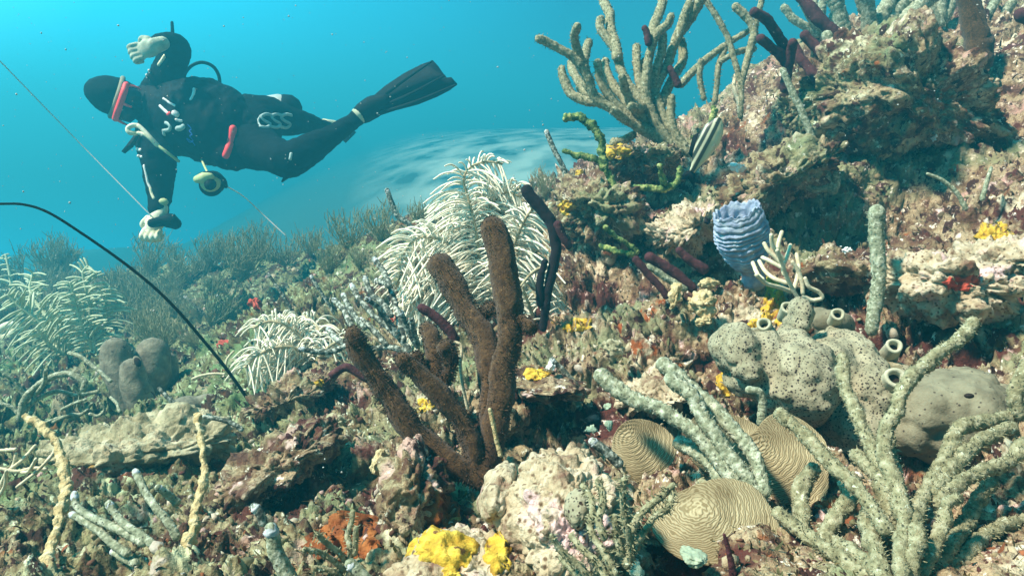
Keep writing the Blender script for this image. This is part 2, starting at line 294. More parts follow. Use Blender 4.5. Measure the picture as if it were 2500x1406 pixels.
# ------------------------------------------------------------------ the reef slope: a height field through surveyed points
CP = [(0,1406,.66),(300,1406,.60),(600,1406,.57),(900,1406,.54),(1250,1406,.53),(1600,1406,.52),(1900,1406,.52),(2200,1406,.52),(2500,1406,.52),
      (0,1180,.92),(300,1180,.88),(600,1180,.84),(900,1180,.80),(1180,1180,.78),(1500,1180,.74),(1800,1180,.72),(2150,1180,.70),(2500,1180,.68),
      (0,980,1.30),(300,980,1.25),(620,990,1.12),(900,960,1.06),(1200,960,1.0),(1500,960,.98),(1800,960,.95),(2150,960,.90),(2500,960,.86),
      (0,780,1.95),(300,780,1.88),(650,780,1.75),(950,780,1.5),(1200,780,1.32),(1500,780,1.22),(1800,780,1.15),(2150,780,1.08),(2500,780,1.02),
      (0,690,2.5),(400,655,2.6),(700,610,2.75),(900,585,2.7),(1100,600,2.0),(1350,640,1.62),(1600,640,1.42),(1850,640,1.34),(2150,640,1.26),(2500,640,1.18),
      (1000,530,2.6),(1250,520,2.2),(1420,500,1.90),(1600,500,1.72),(1850,500,1.58),(2150,500,1.48),(2500,500,1.36),
      (1480,400,2.15),(1650,370,2.05),(1850,330,2.0),(2150,330,1.80),(2500,330,1.62),
      (1780,225,2.5),(1900,140,2.5),(2100,140,2.25),(2300,150,2.05),(2500,150,1.92),
      (2050,62,2.8),(2250,12,2.6),(2500,-10,2.35)]
def sstep(t): t = min(1, max(0, t)); return t*t*(3-2*t)
def far(x, y, d):
    """the left flank of the slope falls away faster than the right"""
    return d*(1+1.0*sstep((1080-x)/700)*sstep((1130-y)/330))
cp = np.array([P(x, y, far(x, y, d)) for x, y, d in CP])
ext = [(-4.5,6.5,-1.9),(-3,7.0,-1.9),(-1.5,6.8,-1.6),(0,5.2,-1.05),(.5,3.9,-.75),(1.0,3.9,-.45),(1.6,4.2,-.1),(2.4,4.4,.25),(3.4,4.2,.6),(3.2,2.4,.65),(3.0,1.2,.45),(2.4,.4,.3),(-4.2,3.0,-1.05),(-3,1.2,-.75),(-2.2,.3,-.5),(0,-.6,-.35),(-1.6,-.8,-.45),(1.6,-.8,0),
       (-7,8,-2.8),(-2.5,9,-2.6),(1,7.5,-1.9),(4,7,-1.2),(7,6,-.4),(7,2,.9),(-7,3,-1.9),(10,10,-2.4),(5,11,-2.6),(0,12,-2.8),(-8,12,-3.4)]
cp = np.vstack([cp, np.array(ext, float)])
def kern(r): return np.sqrt(r*r+.12**2)
A = kern(np.linalg.norm(cp[:, None, :2]-cp[None, :, :2], axis=2))+np.eye(len(cp))*-.0008
Q = np.hstack([np.ones((len(cp), 1)), cp[:, :2]])
sol = np.linalg.solve(np.block([[A, Q], [Q.T, np.zeros((3, 3))]]), np.concatenate([cp[:, 2], np.zeros(3)]))
def height(xy):
    out = np.zeros(len(xy))
    for k in range(0, len(xy), 60000):
        b = xy[k:k+60000]; out[k:k+60000] = kern(np.linalg.norm(b[:, None]-cp[None, :, :2], axis=2))@sol[:-3]+sol[-3]+b@sol[-2:]
    p = np.hstack([xy, np.zeros((len(xy), 1))])
    near = np.clip((np.linalg.norm(xy, axis=1)-.35)/1.3, .12, 1)
    return out+near*(.035*fbm(p*3.1, 2, 3)+.026*fbm(p*8.5, 2, 8))
PITS = [(1335,985,.07,.10),(1270,1035,.05,.08),(1430,665,.10,.12),(1560,650,.09,.10),(1840,345,.10,.14),(1800,300,.08,.10),(640,1120,.06,.08),(600,1060,.06,.07),(2250,1100,.06,.08),(1640,1330,.03,.05),(2250,450,.10,.12),(2120,480,.09,.10),(2380,330,.10,.10),(1760,640,.05,.05),
        (420,950,.07,.09),(560,1300,.04,.05),(330,1270,.035,.045),(1720,880,.04,.05),(1420,900,.05,.06),(2010,1060,.04,.05),(905,1150,.035,.05),(2460,680,.05,.06),(1950,560,.07,.07),(200,960,.06,.07),(740,780,.08,.09),(480,760,.10,.1),(620,650,.14,.12)]
def _pit_points():
    out = []
    for x, y, r, dp in PITS: out.append((*P(x, y, ground(x, y)), r, dp))
    return out
_height0 = height
def on_slope(x, y):
    d = np.linspace(.3, 8, 700); q = np.array([P(x, y, k) for k in d]); return bool(np.any(q[:, 2] < height(q[:, :2])))
def height_pits(xy):
    z = _height0(xy)
    for px_, py_, pz_, r, dp in PITP: z = z-dp*np.exp(-(((xy[:, 0]-px_)**2+(xy[:, 1]-py_)**2)/(r*r))**1.5)
    return z
def ground(x, y):
    """view depth at which the line of sight of a photo pixel meets the reef slope"""
    d = np.linspace(.3, 8, 1500); q = np.array([P(x, y, k) for k in d]); s = q[:, 2]-height(q[:, :2]); k = np.argmax(s < 0)
    return float(d[k]) if s[k] < 0 else 3.0
PITP = _pit_points(); height_full = height_pits
def crust(v):
    """relief of encrusted reef rock in metres: knobs, lumps, fine crumbs"""
    wv = v+.012*np.stack([vnoise(v*35, 71), vnoise(v*35, 72), vnoise(v*35, 73)], 1)
    return (.034*(.5-np.minimum(1, worley(wv*15, 5)))+.022*(.5-np.minimum(1, worley(wv*40, 9)))+.0090*(.5-np.minimum(1, worley(wv*105, 11)))
            +.013*billow(v*26, 3, 4)+.0060*billow(v*120, 2, 14)-.012)
def terrain():
    nu, nv = 900, 760
    th = np.radians(np.concatenate([np.linspace(-75, -40, 60, endpoint=False), np.linspace(-40, 40, nu-120), np.linspace(40, 75, 61)[1:]])); nu = len(th)
    r = np.concatenate([np.geomspace(.22, 7.5, nv-40), np.geomspace(7.6, 14, 40)])
    X = np.outer(r, np.sin(th)).ravel(); Y = np.outer(r, np.cos(th)).ravel(); Z = height_full(np.stack([X, Y], 1))
    v = np.stack([X, Y, Z], 1); g = v.reshape(nv, nu, 3)
    nrm = np.cross(np.gradient(g, axis=1), np.gradient(g, axis=0)).reshape(-1, 3); nrm /= np.linalg.norm(nrm, axis=1)[:, None]+1e-12
    dist = np.linalg.norm(v, axis=1)
    disp = crust(v)*np.clip(dist/1.1, .5, 1.5)
    patch = np.clip(fbm(v*2.5, 2, 40)+.7, .45, 1.3)
    return grid_mesh('reef', v+nrm*(disp*patch)[:, None], nu, nv), nrm
tm, _ = terrain()
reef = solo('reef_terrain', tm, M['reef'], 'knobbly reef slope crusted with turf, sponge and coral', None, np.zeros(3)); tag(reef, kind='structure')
TV = np.vstack(tm.v)
# sand bottom beyond the reef; its deeper left part is tinted like hazy water to hide the crest
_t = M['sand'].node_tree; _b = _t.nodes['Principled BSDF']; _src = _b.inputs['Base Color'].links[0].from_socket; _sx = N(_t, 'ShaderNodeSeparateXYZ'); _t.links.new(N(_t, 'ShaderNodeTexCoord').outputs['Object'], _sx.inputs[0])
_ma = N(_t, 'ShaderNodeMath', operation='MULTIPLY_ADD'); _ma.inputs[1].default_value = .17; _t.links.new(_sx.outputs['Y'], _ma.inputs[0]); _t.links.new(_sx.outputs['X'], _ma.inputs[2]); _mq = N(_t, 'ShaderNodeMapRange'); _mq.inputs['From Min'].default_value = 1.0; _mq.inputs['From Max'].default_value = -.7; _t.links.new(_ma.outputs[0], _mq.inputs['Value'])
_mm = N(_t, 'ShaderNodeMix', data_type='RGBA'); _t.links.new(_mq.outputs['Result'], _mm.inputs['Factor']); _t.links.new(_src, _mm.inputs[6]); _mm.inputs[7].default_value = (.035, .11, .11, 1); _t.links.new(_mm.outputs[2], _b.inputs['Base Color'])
_t = M['sand'].node_tree; _n = [q for q in _t.nodes if q.type == 'TEX_NOISE'][0]; _mp = N(_t, 'ShaderNodeMapping'); _mp.inputs['Scale'].default_value = (3.2, 1.5, 1.5)
_t.links.new(N(_t, 'ShaderNodeTexCoord').outputs['Object'], _mp.inputs['Vector']); _t.links.new(_mp.outputs['Vector'], _n.inputs['Vector'])
n = 420; th = np.radians(np.linspace(-85, 85, n)); r = np.geomspace(3.0, 130, n)
X = np.outer(r, np.sin(th)).ravel(); Y = np.outer(r, np.cos(th)).ravel()
sb = grid_mesh('sand', np.stack([X, Y, -1.6+1.7*(1-np.exp(-(Y-5)/4.5))+.03*fbm(np.stack([X*.6, Y*.6, 0*X], 1), 2, 6)-.9*np.log1p(np.exp(np.clip((-.16*Y-X)*.6, -20, 20)))], 1), n, n)
tag(solo('sand_bottom', sb, M['sand'], 'pale hazy sand bottom with dark patches beyond the reef', None, np.zeros(3)), kind='structure')
# water haze
hz = MB(); hz.box((0, 60, -.35), [(75, 0, 0), (0, 75, 0), (0, 0, 2.45)])
hm = bpy.data.materials.new('sea water haze'); hm.use_nodes = True; t = hm.node_tree; t.nodes.clear()
pv = N(t, 'ShaderNodeVolumePrincipled'); pv.inputs['Color'].default_value = (.05, .575, .74, 1); pv.inputs['Density'].default_value = .10; pv.inputs['Anisotropy'].default_value = .35
ou = N(t, 'ShaderNodeOutputMaterial'); t.links.new(pv.outputs['Volume'], ou.inputs['Volume'])
haze = solo('haze', hz, hm, 'blue green sea water haze', None, np.zeros(3)); tag(haze, kind='stuff')

# ------------------------------------------------------------------ ground cover: rubble and turf (beyond counting)
def scatter_cover():
    bm_v, bm_f = [], []
    import bmesh
    bm = bmesh.new(); bmesh.ops.create_icosphere(bm, subdivisions=1, radius=1); iv = np.array([v.co for v in bm.verts]); jf = np.array([[v.index for v in f.verts] for f in bm.faces]); bm.free()
    pal = np.array([(.50,.42,.28),(.36,.29,.17),(.62,.55,.42),(.15,.07,.045),(.10,.035,.03),(.60,.40,.36),(.30,.27,.15),(.24,.24,.13),(.72,.66,.56),(.34,.12,.05),(.52,.34,.10),(.16,.12,.07)])
    pw = np.array([.15,.15,.10,.14,.10,.06,.10,.07,.05,.04,.01,.03]); pw /= pw.sum()
    nrow = len(TV)
    rr = np.linalg.norm(TV[:, :2], axis=1); az = np.abs(np.degrees(np.arctan2(TV[:, 0], TV[:, 1])))
    ok = np.where((az < 44) & (rr > .34) & (rr < 6.5))[0]
    mb = MB(); n = 13000; k = RNG.choice(ok, n)
    for c in TV[k]:
        d = np.linalg.norm(c); s = .0017*(.5+d)*RNG.lognormal(0, .45); sc = s*RNG.uniform(.5, 1.5, 3)
        q = iv*(1+.22*RNG.normal(size=(len(iv), 1)))*sc
        R, _ = np.linalg.qr(RNG.normal(size=(3, 3))); mb.add(c-np.array([0, 0, s*.3])+q@R, [jf], pal[RNG.choice(len(pal), p=pw)]*RNG.uniform(.7, 1.15))
    tag(solo('reef_rubble', mb, M['rubble'], 'rubble and crusts scattered over the reef slope', None, np.zeros(3)), kind='stuff')
    mb = MB(); n = 26000; k = RNG.choice(ok, n); c = TV[k]; d = np.linalg.norm(c, axis=1)
    h = (.0030*(.6+d)*RNG.uniform(.4, 1.4, n))[:, None]; up = np.array([-.25, -.35, .8])+RNG.normal(0, .55, (n, 3)); sd = np.cross(up, RNG.normal(size=(n, 3))); sd /= np.linalg.norm(sd, axis=1)[:, None]; wdt = h*RNG.uniform(.10, .4, (n, 1))
    b2 = up+RNG.normal(0, .5, (n, 3))
    v = np.stack([c-sd*wdt, c+sd*wdt, c+up*h*.6+sd*wdt*.8, c+up*h*.6-sd*wdt*.8, c+up*h*.6+b2*h*.5+sd*wdt*.3, c+up*h*.6+b2*h*.5-sd*wdt*.3], 1).reshape(-1, 3)
    o = np.arange(n)[:, None]*6; f = np.vstack([o+np.array([[0, 1, 2, 3]]), o+np.array([[3, 2, 4, 5]])]); mb.add(v, [f])
    tp = np.array([(.20,.16,.07),(.13,.05,.03),(.30,.25,.13),(.16,.17,.08),(.42,.36,.22),(.10,.06,.04),(.30,.11,.05)]); mb.c = [np.hstack([np.repeat(tp[RNG.integers(0, len(tp), n)], 6, 0), np.ones((6*n, 1))])]
    tag(solo('algal_turf', mb, M['rubble'], 'short tufts of algal turf over the reef slope', None, np.zeros(3)), kind='stuff')
scatter_cover()

# ------------------------------------------------------------------ boulders and rounded corals
import bmesh as _bm
_ico = {}
def ico(s):
    if s not in _ico:
        b = _bm.new(); _bm.ops.create_icosphere(b, subdivisions=s, radius=1); _ico[s] = (np.array([v.co for v in b.verts]), np.array([[v.index for v in f.verts] for f in b.faces])); b.free()
    return _ico[s]
def lump_mb(x, y, d, rx, ry, rd, tilt=0, seed=0, big=.22, cr=1.0, sub=6):
    """rounded rocky mass: pixel centre, view depth, half width / half height in photo pixels, half depth in metres, share of the reef crust relief"""
    v, f = ico(sub); k = d/F; ct, st = math.cos(tilt), math.sin(tilt)
    q = v*(1+big*fbm(v*1.3+seed*3.1, 2, seed)[:, None]+big*.4*billow(v*2.6+seed, 2, seed+3)[:, None])
    a = (RT*ct-UP*st)*rx*k; b = (RT*st+UP*ct)*ry*k; c = FWD*rd; A3 = np.array([a, b, c]); W = P(x, y, d)+q@A3
    nr = v@np.array([a/np.dot(a, a), b/np.dot(b, b), c/np.dot(c, c)]); nr /= np.linalg.norm(nr, axis=1)[:, None]
    mb = MB(); mb.add(W+nr*(cr*crust(W+seed*.37))[:, None]*min(1.3, max(.4, d/1.1)), [f]); return mb
def boulder(name, label, cat, x, y, d, rx, ry, rd, m, group=None, **k):
    d0 = d; d = far(x, y, d); rd = rd*d/d0
    k = {a_: b_ for a_, b_ in k.items() if a_ not in ('fs', 'fine', 'mid')}
    small = rx*ry < 4500
    if 'cr' not in k: k['cr'] = .28 if small else .62
    if small and 'sub' not in k: k['sub'] = 5
    return solo(name, lump_mb(x, y, d, rx, ry, rd, **k), M[m], label, cat, P(x, y+ry*.8, d), group)
boulder('reef_rock', 'pale crusted rock jutting over a dark hollow below the green rope sponge', 'rock', 1465, 525, 1.62, 125, 95, .16, 'reef', seed=3, tilt=.5, fs=1.6, fine=.05, mid=.14)
boulder('reef_rock', 'small rock carrying orange and beige crust at the foot of the olive sea rod', 'rock', 1570, 400, 1.75, 90, 50, .14, 'reef', seed=5, tilt=.2, fs=1.6, fine=.05, mid=.14)
boulder('reef_rock', 'large knobbly mound under the maroon fingers at upper right', 'rock', 2130, 310, 1.9, 240, 165, .35, 'reef', seed=8, tilt=.45, sub=7, fs=2.4, fine=.06, mid=.16)
boulder('reef_rock', 'pale crusted rock right above the blue vase sponge', 'rock', 1900, 440, 1.62, 150, 75, .15, 'reef', seed=11, tilt=-.5, fs=2.0, fine=.05, mid=.14)
boulder('reef_rock', 'pink and white crusted rock right of the tall grey sea rod', 'rock', 2290, 700, 1.06, 150, 90, .12, 'dome', seed=12, tilt=.2, fs=2.0, fine=.06, mid=.14)
boulder('reef_rock', 'pinkish crusted rock rising behind the crossing long grey rods', 'rock', 1600, 955, .97, 95, 50, .09, 'dome', seed=23, tilt=-.3)
boulder('reef_rock', 'low rock shelf casting a dark gap right of the brown sea rod base', 'rock', 1330, 940, 1.03, 105, 34, .09, 'reef', seed=24, tilt=.15, sub=6)
boulder('reef_rock', 'broad pale crusted rock at the right edge under the yellow sponge patches', 'rock', 2440, 640, 1.14, 110, 60, .12, 'dome', seed=25, tilt=-.2)
boulder('reef_rock', 'dark crusted knoll between the left cream plume and the ashen sea rod', 'rock', 720, 965, 1.05, 110, 50, .10, 'reef', seed=26, tilt=-.3)
boulder('reef_rock', 'pale rock face on the slope left of the blue vase sponge', 'rock', 1680, 560, 1.42, 90, 60, .12, 'dome', seed=27, tilt=-.4)
boulder('reef_rock', 'brown knobbly rock above the porous sponge beside the tall straight rod', 'rock', 2040, 670, 1.18, 80, 50, .09, 'reef', seed=28, tilt=.3)
boulder('slab_coral', 'flat pale slab of pitted coral behind the leaning mustard rods', 'coral', 375, 1085, 1.0, 205, 85, .12, 'slab', seed=4, tilt=-.12, cr=.6, fs=2.0, fine=.05, mid=.06)
boulder('slab_coral', 'rubbly slab with a steep left end right of the mustard rods', 'coral', 700, 1120, .9, 130, 70, .10, 'reef', seed=14, tilt=-.5, cr=.65, fs=2.0, fine=.06, mid=.10)
boulder('dome_coral', 'big pale pink dome coral in the foreground below the brown sea rod', 'coral', 1375, 1265, .585, 158, 180, .09, 'dome', seed=7, tilt=.3, cr=.7, sub=7, fs=2.2, fine=.03, mid=.05, big=.12)
boulder('dome_coral', 'small cream lump pressed against the left of the pink dome coral', 'coral', 1218, 1205, .60, 46, 66, .05, 'dome', seed=9, tilt=.3, fs=1.4, fine=.03, mid=.05, big=.12)
boulder('reef_rock', 'red crusted rock wedged under the base of the brown sea rod', 'rock', 1020, 1200, .70, 95, 125, .08, 'reef', seed=17, tilt=.2, fs=2.0, fine=.06, mid=.14)
boulder('reef_rock', 'foreground rock carrying the bright yellow sponge', 'rock', 1110, 1370, .56, 150, 70, .07, 'dome', seed=21, tilt=-.2, fs=2.0, fine=.05, mid=.12)
boulder('brain_coral', 'cream knobbly brain coral below the two maroon fingers', 'coral', 1712, 742, 1.12, 40, 36, .03, 'beige', seed=2, fs=1.2, fine=.05, mid=.07, big=.15)
boulder('brain_coral', 'crinkled cream coral just above the knobbly cream brain coral', 'coral', 1735, 692, 1.2, 32, 20, .02, 'beige', seed=6, fs=1.4, fine=.06, mid=.09, big=.15)
boulder('brain_coral', 'short cream stump of coral between the maroon fingers and the cream brain coral', 'coral', 1648, 722, 1.13, 20, 38, .02, 'beige', seed=13, tilt=.25, fs=1.4, fine=.06, mid=.09, big=.15)
boulder('brain_coral', 'small cream coral frill right under the cream brain coral', 'coral', 1720, 785, 1.1, 22, 18, .02, 'beige', seed=15, fs=1.4, fine=.06, mid=.09)
boulder('brain_coral', 'pale rounded coral on the slope above the crossing grey green rods', 'coral', 1502, 848, 1.05, 36, 28, .03, 'slab', seed=16, tilt=.5, fs=1.2, fine=.03, mid=.05, big=.1)
boulder('brain_coral', 'smooth beige ball of coral at left of the red crusted rock', 'coral', 925, 1132, .74, 28, 36, .025, 'beige', seed=18, fs=1.0, fine=.015, mid=.03, big=.1)
YS = [(1085, 1335, .555, 66, 48, 'bright yellow sponge sheet on the foreground rock'), (1215, 1355, .545, 36, 44, 'second yellow sponge between the yellow sheet and the pink dome coral'), (1100, 1400, .53, 22, 16, 'small yellow sponge at the lower edge below the yellow sheet'),
      (1885, 745, 1.06, 26, 44, 'yellow sponge under the ivory forked gorgonian'), (1775, 925, .95, 24, 34, 'yellow sponge at the lower left foot of the porous grey sponge'), (1310, 912, 1.02, 28, 14, 'mustard sponge right of the brown sea rod stems'),
      (1410, 795, 1.2, 34, 16, 'dull mustard sponge on the slope behind the brown sea rod'), (2430, 570, 1.2, 46, 36, 'yellow sponge patches below the upper right mound'), (1220, 1130, .68, 8, 22, 'thin yellow streak of sponge in the crease of the dome coral'),
      (780, 935, 1.05, 12, 9, 'tiny yellow sponge under the left cream plume'), (1380, 505, 1.62, 20, 16, 'orange yellow sponge on the top of the jutting pale rock'), (1505, 375, 1.68, 30, 16, 'beige orange sponge on the rock under the olive sea rod'), (1415, 425, 1.8, 9, 9, 'small orange ball of sponge by the thin leaning rod'),
      (1840, 795, 1.02, 18, 16, 'yellow sponge ringing the foot of the left round chimney'), (1040, 990, .92, 18, 14, 'yellow sponge showing between the brown sea rod stems')]
bpy.context.view_layer.update(); _dg = bpy.context.evaluated_depsgraph_get()
TREES = []
for o in COL.objects:
    if o.type == 'MESH' and o.name.split('.')[0] in ('reef_terrain', 'reef_rock', 'slab_coral', 'dome_coral'):
        TREES.append((BVHTree.FromObject(o, _dg), o.matrix_world.copy()))
def surface(x, y):
    """point and normal where the line of sight of a photo pixel first meets the reef or one of its rocks"""
    d = Vector(P(x, y, 1.0)).normalized(); best = None
    for tr, mw in TREES:
        h = tr.ray_cast(mw.inverted() @ Vector((0, 0, 0)), d)
        if h[0] is not None and (best is None or h[3] < best[2]): best = (np.array(mw @ h[0]), np.array(h[1]), h[3])
    if best is None: g = P(x, y, ground(x, y)); return g, -FWD
    n = best[1]; return best[0], (n if np.dot(n, np.array(d)) < 0 else -n)
def crust_patch(name, label, cat, x, y, rx, ry, m, thick, group=None, seed=0, holes=0):
    """encrusting growth draped over the rock inside an irregular outline"""
    na, nr = 64, 15; th = np.linspace(0, 2*math.pi, na, endpoint=False); out = 1+.40*fbm(np.stack([np.cos(th)*1.6, np.sin(th)*1.6, 0*th+seed*3.7], 1), 4, seed)
    n0 = surface(x, y)[1]*.5-P(x, y, 1)/np.linalg.norm(P(x, y, 1))*.5; rows = []; dist0 = np.linalg.norm(surface(x, y)[0])
    for rho in np.linspace(0.02, 1, nr):
        row = []
        for k in range(na):
            q, _ = surface(x+math.cos(th[k])*rx*rho*out[k], y+math.sin(th[k])*ry*rho*out[k]); L_ = np.linalg.norm(q); q = q*np.clip(L_, dist0*.93, dist0*1.07)/L_
            row.append(q)
        row = np.array(row); off = thick*math.sqrt(max(0, 1-rho**3))-.002*(rho > .97); row = row+n0*(off*(1+.8*fbm(row*90, 2, seed)[:, None])); rows.append(row)
    V = np.array(rows); i = np.arange(nr-1)[:, None]*na; j = np.arange(na)[None]; j2 = (j+1) % na
    mb = MB(); mb.add(V.reshape(-1, 3), [np.stack([i+j, i+na+j, i+na+j2, i+j2], -1).reshape(-1, 4)[:, ::-1], np.arange(na)[None]])
    sk = V[-1]-n0*.012; mb.add(np.vstack([V[-1], sk]), [np.stack([np.arange(na), (np.arange(na)+1) % na, na+(np.arange(na)+1) % na, na+np.arange(na)], 1)])
    return solo(name, mb, M[m], label, cat, surface(x, y)[0], group)
for k, (x, y, d, rx, ry, lab) in enumerate(YS):
    crust_patch('yellow_sponge', lab, 'sponge', x, y, rx*1.1, ry*1.1, 'yellow', .006*max(.7, d), 'yellow sponges on the reef', 40+k)
for k, (x, y, d, rx, ry, lab) in enumerate([(625, 742, 1.9, 16, 13, 'small red sponge tuft above the left cream plume'), (958, 765, 1.45, 20, 15, 'red sponge among the ashen branches with white tips'), (545, 840, 1.55, 16, 11, 'small red sponge beside the lower end of the black whip'), (2350, 690, 1.0, 38, 20, 'bright red crust on the pink rock at right'), (1640, 905, .9, 26, 16, 'dark red crust on the slope above the long grey rods'), (1080, 1250, .65, 46, 60, 'rusty red crust spreading below the leaning brown stem')]):
    crust_patch('red_sponge', lab, 'sponge', x, y, rx, ry, 'red' if k < 4 else 'rust', .006, 'red sponge crusts', 60+k)
crust_patch('rust_sponge', 'rust orange crust of sponge behind the small forked gorgonian', 'sponge', 835, 1310, 95, 60, 'rust', .005, None, 67)
for k, (x, y, d, rx, ry, m, lab) in enumerate([(1485, 992, .93, 12, 10, 'mint', 'mint green tunicate ball above the round plate coral'), (1445, 1048, .88, 16, 12, 'mint', 'cluster of mint tunicates left of the round plate coral'), (1485, 1045, .88, 10, 14, 'mint', 'mint tunicate touching the edge of the round plate coral'), (1552, 1385, .5, 20, 18, 'mint', 'mint green tunicate with a dark pore at the lower edge'), (1690, 1358, .52, 30, 14, 'mint', 'long mint tunicate under the lower plate coral'), (1345, 893, 1.02, 12, 16, 'white', 'white shell scrap beside the little grey rod'), (2280, 335, 1.62, 8, 14, 'white', 'white scrap on the upper right mound'), (2145, 180, 1.75, 22, 10, 'white', 'white and pink crust on top of the upper right mound'), (1800, 405, 1.55, 24, 14, 'white', 'pale crust right of the striped fish'), (2065, 610, 1.2, 15, 14, 'white', 'whitish ball left of the tall grey rod'), (822, 1028, .98, 36, 16, 'slab', 'flat pale green scrap left of the leaning brown stem'), (1565, 560, 1.5, 20, 16, 'mint', 'dull green ball in the hollow under the jutting rock')]):
    boulder('tunicate' if m == 'mint' else 'coral_crust', lab, 'tunicate' if m == 'mint' else 'crust', x, y, d, rx, ry, .015, m, seed=70+k, fs=1.2, fine=.04, mid=.08)

# ------------------------------------------------------------------ branching corals
def colony(name, label, cat, base, D, m, branches, lean=0.0, w=(20, 22), pname='branch', group=None, seg=14, jit=.10, fuzz=0, flen=.0022, dt=.06, tips=None, tip_m='pale_tip', lump=.12, foot=True):
    """a colony rooted at a photo pixel; each branch is a polyline from its tip to where it joins, its depth leaning away from the root"""
    if D is None: D = ground(*base)
    else: D = min(far(*base, D), ground(*base)+.012)
    t = thing(name, label, cat, P(*base, D), group); bx, by = base
    for i, br in enumerate(branches):
        ww = w
        if isinstance(br, dict): ww = br.get('w', w); mm = br.get('m', m); off = br.get('dt', None); br = br['p']
        else: mm = m; off = None
        off = RNG.uniform(-dt, dt) if off is None else off; n = len(br); pts = []; rad = []
        for k, (x, y) in enumerate(br):
            u = k/(n-1); d = D+lean*math.hypot(x-bx, y-by)/1000+off*(1-u)**1.2; pts.append(P(x, y, d)); rad.append(.5*(ww[0]*(1-u)+ww[1]*u)*d/F)
        mb = MB(); C, R, dr = mb.tube(pts, rad, seg, .28, jit, lump=lump)
        if fuzz: mb.spikes(C, R, dr, int(fuzz*len(C)*seg/100), flen, flen*.18)
        o = part(pname, mb, M[mm], t)
        if tips and i in tips:
            mb = MB(); q = catmull(pts, 60)[:3]; mb.tube([pts[0]-(q[2]-q[0])*.1, q[2]], np.array([.92, 1.12])*rad[0], seg, .25, .12); part('tip', mb, M[tip_m], o)
    return t

colony('sea_rod', 'large olive sea rod with many upright fuzzy branches against the blue water', 'coral', (1680, 372), 1.72, 'olive_rod', [
    [(1316,95),(1351,112),(1395,137),(1422,168),(1440,203),(1453,238),(1497,269),(1550,304),(1603,331),(1680,372)],
    [(1371,170),(1378,198),(1395,229),(1426,245),(1462,250)], [(1409,66),(1402,88),(1409,123),(1426,163),(1440,203)], [(1437,104),(1429,132),(1424,166)],
    [(1466,48),(1466,70),(1488,101),(1506,128),(1515,168),(1532,203),(1567,247),(1598,300),(1660,360)], [(1462,-30),(1474,5),(1488,35),(1490,70),(1503,110),(1508,140)],
    [(1393,154),(1404,185),(1435,225),(1480,255),(1520,285)], [(1459,154),(1464,190),(1484,229),(1515,265),(1560,304),(1610,335)],
    [(1477,150),(1481,176),(1501,212),(1537,256),(1585,304),(1640,350)], [(1554,115),(1554,145),(1559,190),(1567,229),(1585,265),(1605,310),(1650,355)],
    [(1638,42),(1630,60),(1603,84),(1590,119),(1581,163),(1576,212),(1581,251),(1598,291),(1629,340),(1670,368)], [(1628,-40),(1620,-5),(1612,26),(1598,62),(1590,105)],
    [(1705,-40),(1690,-5),(1673,35),(1660,75),(1642,119),(1629,159),(1603,207),(1590,247)], [(1730,-30),(1713,0),(1687,44),(1656,84)],
    [(1541,260),(1559,265),(1582,258)], [(1618,88),(1616,123),(1603,168),(1594,212),(1590,245)], [(1664,101),(1667,146),(1647,185),(1625,230),(1610,270)],
    [(1430,205),(1455,235),(1490,260),(1530,290)], [(1575,150),(1572,185),(1580,220),(1592,250)], [(1500,270),(1530,295),(1570,318),(1620,345)], [(1640,240),(1638,280),(1645,320),(1670,360)], [(1415,215),(1440,232),(1470,252)], [(1520,190),(1528,225),(1548,262),(1580,300)], [(1600,225),(1612,265),(1632,310),(1665,355)], [(1545,330),(1520,345),(1500,350)]],
    lean=.25, w=(20, 25), jit=.13, fuzz=22, flen=.005, dt=.14)
colony('sea_rod', 'thin pale gorgonian with crossing whippy branches right of the large olive sea rod', 'coral', (1805, 285), 2.0, 'olive_rod', [
    [(1716,-25),(1724,2),(1748,40),(1775,88),(1788,128),(1801,176),(1810,212),(1808,285)], {'p': [(1797,18),(1828,49),(1841,79),(1832,119),(1819,168),(1808,214)], 'w': (22, 15)},
    [(1862,-20),(1858,10),(1848,50),(1841,85)], {'p': [(1840,70),(1823,79),(1779,106),(1735,137),(1695,172),(1665,205)], 'w': (13, 20)},
    [(1770,120),(1755,160),(1750,210),(1745,250)], [(1712,150),(1708,190),(1718,240)], [(1840,120),(1800,128),(1760,150)], {'p': [(1795,185),(1792,215),(1803,250),(1808,285)], 'm': 'twig', 'w': (9, 11)}],
    lean=.1, w=(15, 13), fuzz=15, flen=.005)
colony('finger_sponge', 'maroon forked finger sponge standing on the upper right mound', 'sponge', (1925, 215), 1.75, 'maroon_rod', [
    [(1842,31),(1871,49),(1897,84),(1915,112),(1922,146)], [(1857,95),(1884,117),(1910,137),(1922,160)], [(1934,106),(1930,130),(1923,160),(1918,215)], [(1937,110),(1954,141),(1980,175),(1994,195)]], w=(24, 27), pname='finger', jit=.06, lump=.2)
colony('finger_sponge', 'single maroon finger leaning beside the forked maroon sponge', 'sponge', (2056, 190), 1.75, 'maroon_rod', [[(1965,88),(1994,115),(2020,146),(2056,190)]], w=(26, 28), pname='finger', jit=.06, lump=.2)
colony('finger_sponge', 'topmost maroon finger cut by the upper edge, behind the forked maroon sponge', 'sponge', (2080, 118), 1.95, 'maroon_rod', [[(1940,-25),(1959,-5),(1985,31),(2020,66),(2080,118)]], w=(30, 32), pname='finger', jit=.06, lump=.2)
for (pt, lab, D) in [([(1574,70),(1580,85),(1584,105)], 'small dark finger caught between the olive branches', 1.72), ([(1636,168),(1645,185),(1656,207)], 'short dark finger at the right side of the olive sea rod', 1.74)]:
    colony('finger_sponge', lab, 'sponge', pt[-1], D, 'maroon_rod', [pt], w=(16, 18), pname='finger', group='small dark fingers on the olive sea rod', dt=0)
